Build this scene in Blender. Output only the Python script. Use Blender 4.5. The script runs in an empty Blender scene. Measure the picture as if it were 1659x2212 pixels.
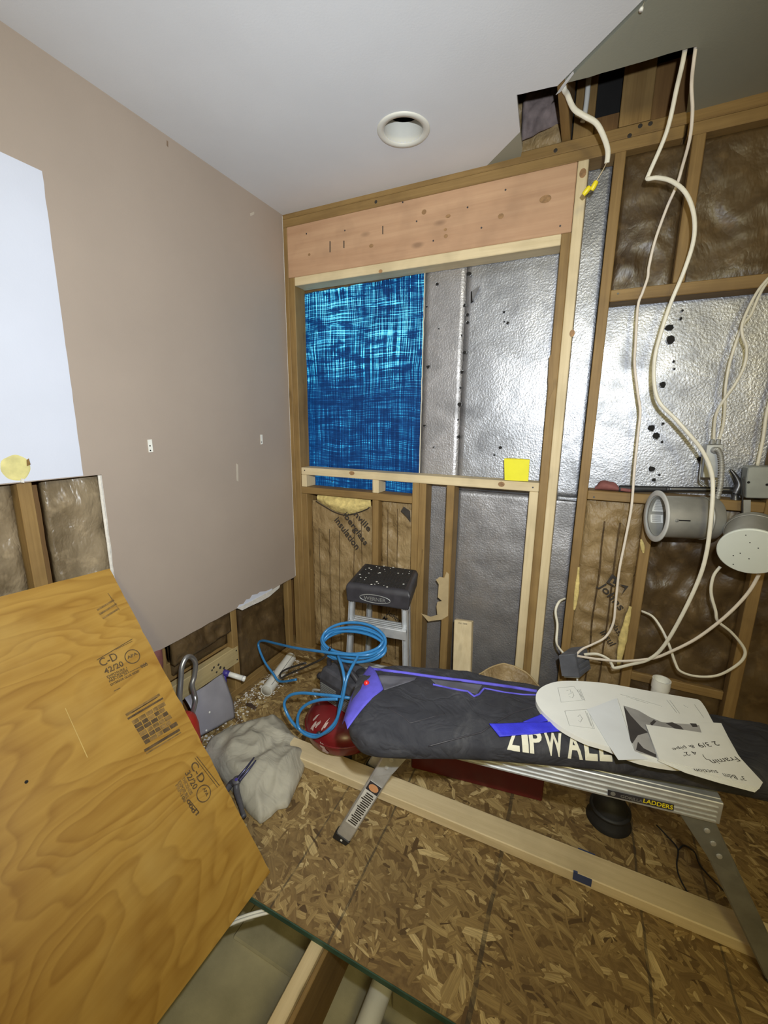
import bpy, bmesh, math, random
from mathutils import Vector, Matrix, noise
from mathutils.geometry import tessellate_polygon
from mathutils.bvhtree import BVHTree

random.seed(7)
scn = bpy.context.scene
COL = scn.collection
V = Vector

# ------------------------------------------------------------------ camera
CAM = V((1.485, -1.93, 1.40))
RT = V((0.90465402, 0.42603339, 0.00983071))
UP = V((-0.09845572, 0.18650832, 0.9775076))
FW = V((-0.41461737, 0.88527408, -0.21067093))
FPX = 904.72
cd = bpy.data.cameras.new('camera')
cam = bpy.data.objects.new('camera', cd)
COL.objects.link(cam)
cd.sensor_fit = 'HORIZONTAL'
cd.sensor_width = 36.0
cd.lens = FPX / 1659.0 * 36.0
cd.clip_start = 0.02
cam.matrix_world = Matrix(((RT.x, UP.x, -FW.x, CAM.x), (RT.y, UP.y, -FW.y, CAM.y),
                           (RT.z, UP.z, -FW.z, CAM.z), (0, 0, 0, 1)))
scn.camera = cam

# ------------------------------------------------------------------ world, lights, exposure
w = bpy.data.worlds.new('daylight')
scn.world = w
w.use_nodes = True
bg = w.node_tree.nodes['Background']
bg.inputs['Color'].default_value = (0.78, 0.90, 1.0, 1)
bg.inputs['Strength'].default_value = 2.6

def spot(name, loc, direction, watts, size, radius, color, blend=1.0):
    l = bpy.data.lights.new(name, 'SPOT')
    l.energy = watts; l.spot_size = math.radians(size); l.spot_blend = blend
    l.shadow_soft_size = radius; l.color = color
    o = bpy.data.objects.new(name, l); COL.objects.link(o)
    o.location = loc
    o.rotation_euler = V(direction).to_track_quat('-Z', 'Y').to_euler()
    return o
# the photographer's headlamp, a hand's breadth above the lens
spot('headlamp', CAM + RT * 0.09 + UP * 0.17 - FW * 0.02, FW + UP * 0.12 - RT * 0.20, 140, 136, 0.016, (0.86, 0.93, 1.0))
# unseen warm fill lamp, added behind the photographer
la = bpy.data.lights.new('fill_lamp', 'POINT')
la.energy = 40; la.color = (1.0, 0.88, 0.42); la.shadow_soft_size = 0.14
lo = bpy.data.objects.new('fill_lamp', la); COL.objects.link(lo)
lo.location = (1.9, -2.75, 2.05)

vs = scn.view_settings
vs.view_transform = 'Standard'
try:
    vs.look = 'None'
except Exception:
    pass
vs.gamma = 1.0
vs.use_curve_mapping = False
vs.exposure = 0.08

# ------------------------------------------------------------------ pixel -> real point helpers
def ray(px, py):
    return RT * ((px - 829.5) / FPX) - UP * ((py - 1106.0) / FPX) + FW
def at_y(px, py, y=0.0):
    d = ray(px, py); return CAM + d * ((y - CAM.y) / d.y)
def at_x(px, py, x=0.0):
    d = ray(px, py); return CAM + d * ((x - CAM.x) / d.x)
def at_z(px, py, z=0.0):
    d = ray(px, py); return CAM + d * ((z - CAM.z) / d.z)
def at_p(px, py, p0, n):
    d = ray(px, py); return CAM + d * ((p0 - CAM).dot(n) / d.dot(n))

# ------------------------------------------------------------------ materials
MATS = {}
def s2l(c):
    return tuple(((x / 255.0) / 12.92 if x / 255.0 <= 0.04045 else ((x / 255.0 + 0.055) / 1.055) ** 2.4) for x in c)

class NT:
    def __init__(self, name):
        self.m = bpy.data.materials.new(name); self.m.use_nodes = True
        self.t = self.m.node_tree; self.n = self.t.nodes
        self.b = self.n['Principled BSDF']
        self.out = self.n['Material Output']
    def node(self, typ, **kw):
        x = self.n.new(typ)
        for k, v in kw.items():
            if k.startswith('i_'):
                key = k[2:].replace('_', ' ')
                x.inputs[key].default_value = v
            else:
                setattr(x, k, v)
        return x
    def link(self, a, b):
        self.t.links.new(a, b)
    def ramp(self, fac, stops, interp='LINEAR'):
        r = self.node('ShaderNodeValToRGB')
        cr = r.color_ramp; cr.interpolation = interp
        while len(cr.elements) > len(stops): cr.elements.remove(cr.elements[-1])
        while len(cr.elements) < len(stops): cr.elements.new(0.5)
        for e, (p, c) in zip(cr.elements, stops):
            e.position = p; e.color = (c[0], c[1], c[2], 1) if not isinstance(c, (int, float)) else (c, c, c, 1)
        self.link(fac, r.inputs['Fac'])
        return r.outputs['Color']
    def mixc(self, fac, a, b, blend='MIX'):
        x = self.node('ShaderNodeMix', data_type='RGBA', blend_type=blend)
        for sock, val in ((x.inputs[0], fac), (x.inputs[6], a), (x.inputs[7], b)):
            if hasattr(val, 'links'): self.link(val, sock)
            elif isinstance(val, (int, float)): sock.default_value = val
            else: sock.default_value = (val[0], val[1], val[2], 1)
        return x.outputs[2]
    def math(self, op, a, b=None, c=None):
        x = self.node('ShaderNodeMath', operation=op)
        for i, val in enumerate((a, b, c)):
            if val is None: continue
            if hasattr(val, 'links'): self.link(val, x.inputs[i])
            else: x.inputs[i].default_value = val
        return x.outputs[0]
    def coords(self, scale=(1, 1, 1), rot=(0, 0, 0), rnd=0.0, src='Object'):
        tc = self.node('ShaderNodeTexCoord')
        o = tc.outputs[src]
        if rnd:
            oi = self.node('ShaderNodeObjectInfo')
            a = self.node('ShaderNodeVectorMath', operation='MULTIPLY_ADD')
            cb = self.node('ShaderNodeCombineXYZ')
            m1 = self.math('MULTIPLY', oi.outputs['Random'], 91.7)
            self.link(m1, cb.inputs[0]); self.link(self.math('MULTIPLY', oi.outputs['Random'], 57.3), cb.inputs[1]); self.link(self.math('MULTIPLY', oi.outputs['Random'], 33.1), cb.inputs[2])
            ad = self.node('ShaderNodeVectorMath', operation='ADD')
            self.link(o, ad.inputs[0]); self.link(cb.outputs[0], ad.inputs[1])
            o = ad.outputs[0]
        mp = self.node('ShaderNodeMapping')
        mp.inputs['Scale'].default_value = scale; mp.inputs['Rotation'].default_value = rot
        self.link(o, mp.inputs['Vector'])
        return mp.outputs['Vector']
    def noise(self, vec, scale, detail=4, rough=0.55, dist=0.0):
        x = self.node('ShaderNodeTexNoise')
        x.inputs['Scale'].default_value = scale; x.inputs['Detail'].default_value = detail
        x.inputs['Roughness'].default_value = rough; x.inputs['Distortion'].default_value = dist
        self.link(vec, x.inputs['Vector'])
        return x.outputs['Fac']
    def bump(self, h, strength=0.2, dist=0.01):
        x = self.node('ShaderNodeBump')
        x.inputs['Strength'].default_value = strength; x.inputs['Distance'].default_value = dist
        self.link(h, x.inputs['Height'])
        self.link(x.outputs['Normal'], self.b.inputs['Normal'])
    def color(self, c):
        if hasattr(c, 'links'): self.link(c, self.b.inputs['Base Color'])
        else: self.b.inputs['Base Color'].default_value = (c[0], c[1], c[2], 1)
    def rough(self, r):
        if hasattr(r, 'links'): self.link(r, self.b.inputs['Roughness'])
        else: self.b.inputs['Roughness'].default_value = r

def plain(name, c, rough=0.6, metal=0.0, var=0.12, vscale=14, bump=0.0, bscale=80):
    if name in MATS: return MATS[name]
    k = NT(name)
    vec = k.coords(rnd=1)
    n = k.noise(vec, vscale, 5)
    lo_ = tuple(x * (1 - var) for x in c); hi = tuple(min(1, x * (1 + var)) for x in c)
    k.color(k.ramp(n, [(0.3, lo_), (0.7, hi)]))
    k.rough(rough); k.b.inputs['Metallic'].default_value = metal
    if bump: k.bump(k.noise(vec, bscale, 3), bump, 0.004)
    MATS[name] = k.m
    return k.m

def wood(name, lo_, hi, axis='X', streak=26, rough=0.65, stain=None, knots=True):
    key = name + '_' + axis
    if key in MATS: return MATS[key]
    k = NT(key)
    sc = [streak, streak, streak]; sc['XYZ'.index(axis)] = streak * 0.045
    vec = k.coords(scale=tuple(sc), rnd=1)
    g = k.noise(vec, 1.0, 5, 0.6, 0.7)
    g2 = k.noise(vec, 5.0, 3, 0.6, 0.3)
    c = k.ramp(g, [(0.25, lo_), (0.75, hi)])
    c = k.mixc(0.25, c, k.ramp(g2, [(0.3, lo_), (0.7, hi)]))
    v2 = k.coords(rnd=1)
    bl = k.noise(v2, 6, 3)
    c = k.mixc(k.math('MULTIPLY', k.ramp(bl, [(0.45, 0.0), (0.8, 1.0)]), 0.45), c, stain or tuple(x * 0.55 for x in lo_))
    if knots:
        sk = [9, 9, 9]; sk['XYZ'.index(axis)] = 4.0
        vv = k.coords(scale=tuple(sk), rnd=1)
        vo = k.node('ShaderNodeTexVoronoi'); vo.inputs['Scale'].default_value = 1.0
        k.link(vv, vo.inputs['Vector'])
        kn = k.ramp(vo.outputs['Distance'], [(0.05, 1.0), (0.14, 0.0)])
        c = k.mixc(k.math('MULTIPLY', kn, 0.55), c, tuple(x * 0.35 for x in lo_))
    k.color(c); k.rough(rough)
    k.bump(g2, 0.12, 0.003)
    MATS[key] = k.m
    return k.m

NEW = ((0.56, 0.44, 0.245), (0.76, 0.63, 0.40))
OLD = ((0.175, 0.098, 0.028), (0.345, 0.22, 0.078))
def new_wood(a): return wood('new_pine', NEW[0], NEW[1], a)
def old_wood(a): return wood('aged_fir', OLD[0], OLD[1], a)
def hdr_wood(a): return wood('header_fir', (0.40, 0.225, 0.125), (0.57, 0.36, 0.215), a, streak=16)

def marker_lines(k, c, tc):
    """dark marker lines drawn on the deck over the joists"""
    sx = k.node('ShaderNodeSeparateXYZ'); k.link(tc, sx.inputs[0])
    wob = k.math('MULTIPLY', k.math('SUBTRACT', k.noise(tc, 9, 2), 0.5), 0.010)
    xx = k.math('ADD', sx.outputs[0], wob)
    tot = None
    for x0, wd in ((0.787, .0030), (0.988, .0035), (1.371, .0060), (1.775, .0035), (1.963, .0030)):
        m = k.math('LESS_THAN', k.math('ABSOLUTE', k.math('SUBTRACT', xx, x0)), wd)
        tot = m if tot is None else k.math('MAXIMUM', tot, m)
    brk = k.ramp(k.noise(tc, 26, 3), [(0.3, 0.35), (0.55, 1.0)])
    return k.mixc(k.math('MULTIPLY', k.math('MULTIPLY', tot, brk), 0.72), c, (0.045, 0.036, 0.024))
def mk_osb():
    k = NT('osb')
    tc = k.coords()
    n = k.noise(tc, 30, 5, 0.65)
    c = k.ramp(n, [(0.3, (0.12, 0.070, 0.026)), (0.7, (0.27, 0.175, 0.066))])
    k.color(marker_lines(k, c, tc)); k.rough(0.65)
    k.bump(n, 0.3, 0.004)
    return k.m
MATS['osb'] = mk_osb()
def mk_strand():
    k = NT('osb_strand')
    tc = k.coords()
    at = k.node('ShaderNodeAttribute', attribute_name='tone')
    c = k.ramp(at.outputs['Fac'], [(0.0, (0.095, 0.055, 0.020)), (0.25, (0.225, 0.142, 0.053)), (0.6, (0.36, 0.245, 0.095)), (0.85, (0.48, 0.345, 0.145)), (1.0, (0.68, 0.52, 0.25))])
    uv = k.node('ShaderNodeUVMap')
    mp = k.node('ShaderNodeMapping'); mp.inputs['Scale'].default_value = (14, 260, 1); k.link(uv.outputs[0], mp.inputs['Vector'])
    g = k.noise(mp.outputs[0], 1.0, 4, 0.6)
    c = k.mixc(k.math('MULTIPLY', k.ramp(g, [(0.42, 1.0), (0.62, 0.0)]), 0.42), c, (0.12, 0.070, 0.026))
    big = k.noise(tc, 3.5, 5)
    c = k.mixc(k.math('MULTIPLY', k.ramp(big, [(0.5, 0.0), (0.75, 1.0)]), 0.40), c, (0.14, 0.088, 0.038))
    k.color(marker_lines(k, c, tc)); k.rough(0.55)
    k.bump(g, 0.2, 0.002)
    return k.m
MATS['strand'] = mk_strand()

def mk_foil(name, tint, rough0):
    k = NT(name)
    v = k.coords()
    peb = k.noise(v, 125, 3, 0.55)
    st = k.noise(v, 4.5, 6, 0.65, 0.6)
    st2 = k.noise(v, 22, 4)
    c = k.ramp(st, [(0.30, tuple(x * 0.50 for x in tint)), (0.62, tint)])
    k.color(c)
    k.rough(k.ramp(k.mixc(0.35, st, st2), [(0.35, rough0 + 0.16), (0.65, rough0 - 0.04)]))
    k.b.inputs['Metallic'].default_value = 0.80
    cr = k.node('ShaderNodeTexNoise'); cr.inputs['Scale'].default_value = 9; cr.inputs['Detail'].default_value = 4
    k.link(v, cr.inputs['Vector'])
    b1 = k.node('ShaderNodeBump'); b1.inputs['Strength'].default_value = 0.12; b1.inputs['Distance'].default_value = 0.02
    k.link(cr.outputs['Fac'], b1.inputs['Height'])
    b2 = k.node('ShaderNodeBump'); b2.inputs['Strength'].default_value = 0.48; b2.inputs['Distance'].default_value = 0.0036
    k.link(peb, b2.inputs['Height']); k.link(b1.outputs[0], b2.inputs['Normal'])
    k.link(b2.outputs[0], k.b.inputs['Normal'])
    return k.m
MATS['foil'] = mk_foil('foil_facing', (0.46, 0.47, 0.50), 0.36)
MATS['foil_dull'] = mk_foil('foil_facing_dull', (0.46, 0.45, 0.46), 0.42)

def mk_plastic_batt(name, lo_, hi, rough=0.42, bumps=0.28):
    k = NT(name)
    v = k.coords(rnd=1)
    n = k.noise(v, 5, 6, 0.6, 0.8)
    c = k.ramp(n, [(0.3, lo_), (0.7, hi)])
    n3 = k.noise(v, 18, 3)
    c = k.mixc(k.math('MULTIPLY', k.ramp(n3, [(0.55, 0.0), (0.75, 1.0)]), 0.35), c, tuple(min(1, x * 2.2) for x in hi))
    k.color(c); k.rough(rough)
    k.b.inputs['Coat Weight'].default_value = 0.2; k.b.inputs['Coat Roughness'].default_value = 0.3
    v2 = k.coords(scale=(1, 1, 0.6), rnd=1)
    n2 = k.math('ABSOLUTE', k.math('SUBTRACT', k.noise(v2, 11, 4, 0.55, 0.25), 0.5))
    k.bump(n2, bumps * 1.6, 0.03)
    return k.m
MATS['brown_batt'] = mk_plastic_batt('brown_vapour_batt', (0.050, 0.029, 0.012), (0.125, 0.080, 0.034))
MATS['grey_batt'] = mk_plastic_batt('brown_grey_vapour_batt', (0.11, 0.078, 0.040), (0.30, 0.235, 0.15), 0.36, 0.45)

def mk_kraft():
    k = NT('kraft_paper')
    v = k.coords(rnd=1)
    n = k.noise(v, 6, 6, 0.6, 0.5)
    c = k.ramp(n, [(0.3, (0.20, 0.128, 0.050)), (0.7, (0.37, 0.26, 0.125))])
    k.color(c); k.rough(0.55)
    k.bump(k.math('ABSOLUTE', k.math('SUBTRACT', k.noise(k.coords(scale=(1, 1, .6), rnd=1), 10, 4, 0.55, 0.2), 0.5)), 0.9, 0.04)
    return k.m
MATS['kraft'] = mk_kraft()

def mk_drywall(name, c, spots=0.0):
    k = NT(name)
    v = k.coords()
    n = k.noise(v, 2.2, 4)
    col = k.ramp(n, [(0.3, tuple(x * 0.95 for x in c)), (0.7, tuple(x * 1.04 for x in c))])
    if spots:
        s = k.noise(v, 38, 2)
        col = k.mixc(k.math('MULTIPLY', k.ramp(s, [(0.70, 0.0), (0.76, 1.0)]), spots), col, (0.7, 0.68, 0.65))
    k.color(col); k.rough(0.62)
    k.bump(k.noise(v, 160, 3), 0.12, 0.002)
    return k.m
MATS['tan_paint'] = mk_drywall('tan_paint', (0.365, 0.298, 0.246))
MATS['white_paint'] = mk_drywall('white_primer', (0.60, 0.63, 0.73))
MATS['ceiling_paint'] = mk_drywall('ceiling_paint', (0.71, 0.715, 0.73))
MATS['ceiling_paint_shaded'] = mk_drywall('ceiling_paint_shaded', (0.31, 0.31, 0.245))  # dull olive paint with the tilted panel's shade put into its colour

def mk_tarp():
    k = NT('blue_tarp')
    v = k.coords()
    # warped coordinates: the weave sags a little
    nz = k.node('ShaderNodeTexNoise'); nz.inputs['Scale'].default_value = 3.2; nz.inputs['Detail'].default_value = 2
    k.link(v, nz.inputs['Vector'])
    ad = k.node('ShaderNodeVectorMath', operation='MULTIPLY_ADD')
    k.link(nz.outputs['Color'], ad.inputs[0]); ad.inputs[1].default_value = (0.035, 0.0, 0.06); k.link(v, ad.inputs[2])
    def strands(scx, scz, seed):
        mp = k.node('ShaderNodeMapping'); mp.inputs['Scale'].default_value = (scx, 0.0, scz)
        mp.inputs['Location'].default_value = (seed, 0, seed)
        k.link(ad.outputs[0], mp.inputs['Vector'])
        return k.noise(mp.outputs[0], 1.0, 2.0, 0.5)
    vert = strands(300, 2.4, 1.3); horz = strands(3.2, 240, 5.7)
    vert2 = strands(120, 5, 9.1); horz2 = strands(5, 70, 12.4)
    va = k.ramp(vert, [(0.50, 0.0), (0.62, 1.0)])
    ha = k.ramp(horz, [(0.50, 0.0), (0.64, 1.0)])
    hb = k.ramp(horz2, [(0.56, 0.0), (0.66, 1.0)]); vb = k.ramp(vert2, [(0.56, 0.0), (0.68, 1.0)])
    m = k.math('ADD', k.math('MULTIPLY', va, 0.62), k.math('MULTIPLY', ha, 0.5))
    m = k.math('ADD', m, k.math('MULTIPLY', k.math('MULTIPLY', hb, vb), 0.4))
    big = k.noise(v, 5, 4)
    sx = k.node('ShaderNodeSeparateXYZ'); k.link(v, sx.inputs[0])
    # brighter top, dimmer bottom: the fall of sky light put into the cloth's colour
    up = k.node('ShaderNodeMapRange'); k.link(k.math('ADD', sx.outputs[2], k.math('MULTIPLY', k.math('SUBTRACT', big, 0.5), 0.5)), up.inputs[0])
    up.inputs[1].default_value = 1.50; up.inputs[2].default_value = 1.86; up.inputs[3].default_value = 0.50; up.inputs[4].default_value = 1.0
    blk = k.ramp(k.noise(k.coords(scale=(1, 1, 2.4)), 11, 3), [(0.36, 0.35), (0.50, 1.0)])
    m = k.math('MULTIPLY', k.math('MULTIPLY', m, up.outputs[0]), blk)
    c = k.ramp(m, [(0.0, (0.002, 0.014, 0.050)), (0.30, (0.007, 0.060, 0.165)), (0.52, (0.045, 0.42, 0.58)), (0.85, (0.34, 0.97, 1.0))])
    tr = k.node('ShaderNodeBsdfTranslucent'); k.link(c, tr.inputs['Color'])
    k.color((0.006, 0.02, 0.07)); k.rough(0.4)
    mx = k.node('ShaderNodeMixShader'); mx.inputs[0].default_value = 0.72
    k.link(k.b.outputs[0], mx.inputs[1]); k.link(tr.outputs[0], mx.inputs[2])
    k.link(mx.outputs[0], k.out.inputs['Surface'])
    return k.m
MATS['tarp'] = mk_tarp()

def mk_ply():
    k = NT('plywood_face')
    v = k.coords(scale=(1, 1, 1))
    # growth rings: long loops along the sheet's length (world y), tight across
    nz = k.noise(k.coords(scale=(1.6, 0.55, 1.6)), 1.7, 3, 0.5, 0.4)
    rings = k.math('FRACT', k.math('MULTIPLY', nz, 22.0))
    r = k.ramp(rings, [(0.0, 0.0), (0.55, 0.35), (0.86, 1.0), (1.0, 0.0)])
    fine = k.noise(k.coords(scale=(40, 2.5, 40)), 1.0, 4)
    c = k.mixc(k.math('MULTIPLY', r, 0.80), (0.40, 0.225, 0.040), (0.235, 0.108, 0.012))
    c = k.mixc(0.40, c, k.ramp(fine, [(0.3, (0.27, 0.135, 0.018)), (0.7, (0.47, 0.29, 0.065))]))
    bl = k.noise(v, 3.5, 4)
    c = k.mixc(k.math('MULTIPLY', k.ramp(bl, [(0.55, 0.0), (0.72, 1.0)]), 0.35), c, (0.49, 0.33, 0.10))
    k.color(c); k.rough(0.42)
    k.bump(fine, 0.10, 0.003)
    return k.m
MATS['ply'] = mk_ply()

ALU = plain('aluminium', (0.60, 0.61, 0.62), 0.45, 0.6, 0.18, 18, 0.05)
ALU_DK = plain('aluminium_dark', (0.30, 0.31, 0.30), 0.5, 0.7, 0.25, 12)  # darker tone, for the platform's right-hand legs and gussets
GALV = plain('galvanised_steel', (0.46, 0.455, 0.42), 0.45, 0.5, 0.2, 10)
STEEL = plain('dark_steel', (0.10, 0.10, 0.105), 0.35, 0.8, 0.2)
CHROME = plain('grey_tube_steel', (0.42, 0.42, 0.42), 0.32, 0.8, 0.1)
BLKP = plain('black_plastic', (0.032, 0.030, 0.036), 0.5, 0, 0.25, 30)
BLKR = plain('black_rubber', (0.016, 0.016, 0.017), 0.6, 0, 0.25, 30)
WPVC = plain('white_pvc', (0.78, 0.77, 0.71), 0.4, 0, 0.06)
CABLE = plain('white_cable', (0.72, 0.68, 0.56), 0.45, 0, 0.07, 30)
CABLE2 = plain('pinkish_cable', (0.70, 0.62, 0.52), 0.45, 0, 0.08, 30)
YEL = plain('yellow_plastic', (0.80, 0.66, 0.02), 0.4, 0, 0.05)
NOTE = plain('yellow_paper', (0.74, 0.68, 0.006), 0.6, 0, 0.05)
RED = plain('red_enamel', (0.16, 0.009, 0.011), 0.28, 0, 0.25, 8)
REDP = plain('red_plastic', (0.48, 0.035, 0.022), 0.35, 0, 0.1)
REDK = plain('dark_red_steel', (0.10, 0.008, 0.006), 0.4, 0, 0.15)
HOSE = plain('blue_hose', (0.035, 0.20, 0.46), 0.28, 0, 0.12, 25)
def mk_navy():
    k = NT('navy_fabric'); v = k.coords()
    n = k.noise(v, 9, 6, 0.7, 0.8)
    c = k.ramp(n, [(0.30, (0.016, 0.016, 0.022)), (0.55, (0.030, 0.030, 0.036)), (0.80, (0.075, 0.073, 0.076))])
    k.color(c); k.rough(0.85)
    cr = k.noise(k.coords(scale=(1.0, 1.5, 1.0), rot=(0, 0, 0.5)), 8, 3, 0.5, 1.0)
    fold = k.ramp(k.math('ABSOLUTE', k.math('SUBTRACT', cr, 0.5)), [(0.0, 0.0), (0.09, 1.0)])
    h = k.math('ADD', k.math('MULTIPLY', fold, 0.8), k.math('MULTIPLY', k.noise(v, 320, 2), 0.06))
    k.bump(h, 0.34, 0.010)
    return k.m
NAVY = mk_navy()
VIOL = plain('violet_fabric', (0.10, 0.085, 0.52), 0.75, 0, 0.2, 20, 0.2, 300)
ROYAL = plain('royal_blue_webbing', (0.028, 0.030, 0.55), 0.6, 0, 0.15, 40, 0.2, 300)
def mk_canvas():
    k = NT('canvas_cloth'); v = k.coords()
    n = k.noise(v, 9, 5)
    k.color(k.ramp(n, [(0.3, (0.35, 0.325, 0.26)), (0.7, (0.46, 0.43, 0.35))])); k.rough(0.9)
    cr = k.noise(k.coords(scale=(1.0, 1.6, 1.0), rot=(0, 0, 0.9)), 6, 3, 0.55, 1.0)
    fold = k.ramp(k.math('ABSOLUTE', k.math('SUBTRACT', cr, 0.5)), [(0.0, 0.0), (0.12, 1.0)])
    k.bump(k.math('ADD', k.math('MULTIPLY', fold, 0.7), k.math('MULTIPLY', k.noise(v, 260, 2), 0.08)), 0.26, 0.012)
    return k.m
CANVAS = mk_canvas()
GPLAS = plain('grey_poly_sheet', (0.27, 0.26, 0.29), 0.38, 0, 0.08)
PAPER = plain('white_paper', (0.74, 0.74, 0.70), 0.7, 0, 0.04)
PAPER_B = plain('cool_white_page', (0.68, 0.70, 0.72), 0.5, 0, 0.04)
LID = plain('white_laminate', (0.76, 0.76, 0.72), 0.4, 0, 0.03)
INK = plain('black_ink', (0.035, 0.028, 0.022), 0.7, 0, 0.3, 60)
PENCIL = plain('pencil_grey', (0.36, 0.36, 0.34), 0.7, 0, 0.2, 60)
STAMP = plain('stamp_ink', (0.085, 0.05, 0.018), 0.7, 0, 0.5, 60)
STAMP2 = plain('stamp_ink_faded', (0.20, 0.115, 0.030), 0.7, 0, 0.5, 60)
STENCIL = plain('cream_print', (0.66, 0.63, 0.50), 0.7, 0, 0.06)
FLUFF = plain('yellow_fibreglass', (0.66, 0.52, 0.20), 0.95, 0, 0.25, 40, 0.8, 60)
MAUVE = plain('grey_mauve_paper', (0.20, 0.155, 0.145), 0.8, 0, 0.5, 14, 0.3, 50)
PINKY = plain('pinkish_red_paper', (0.24, 0.085, 0.075), 0.8, 0, 0.3, 14, 0.3, 50)
DARK = plain('black_void', (0.010, 0.009, 0.008), 0.9, 0, 0.2)
CONC = plain('concrete', (0.50, 0.44, 0.27), 0.9, 0, 0.25, 5, 0.4, 50)
GREEN = plain('green_edge_paint', (0.035, 0.085, 0.06), 0.6, 0, 0.3, 20)
BTAPE = plain('blue_tape', (0.045, 0.065, 0.16), 0.6, 0, 0.15)
GYP = plain('gypsum_core', (0.66, 0.63, 0.58), 0.9, 0, 0.12, 60, 0.5, 120)
TRIMW = plain('cream_trim', (0.70, 0.69, 0.62), 0.45, 0, 0.03)
GASK = plain('grey_board', (0.11, 0.115, 0.135), 0.6, 0, 0.25, 18, 0.2, 60)
PASTE = plain('yellow_paste', (0.62, 0.56, 0.24), 0.7, 0, 0.25, 20)
BOXG = plain('grey_box_steel', (0.40, 0.41, 0.40), 0.45, 0.7, 0.2)
BLUEFIT = plain('purple_fitting', (0.055, 0.04, 0.26), 0.4, 0, 0.1)
ATTIC = wood('attic_wood', (0.14, 0.065, 0.018), (0.27, 0.145, 0.045), 'Z', knots=False)

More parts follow.
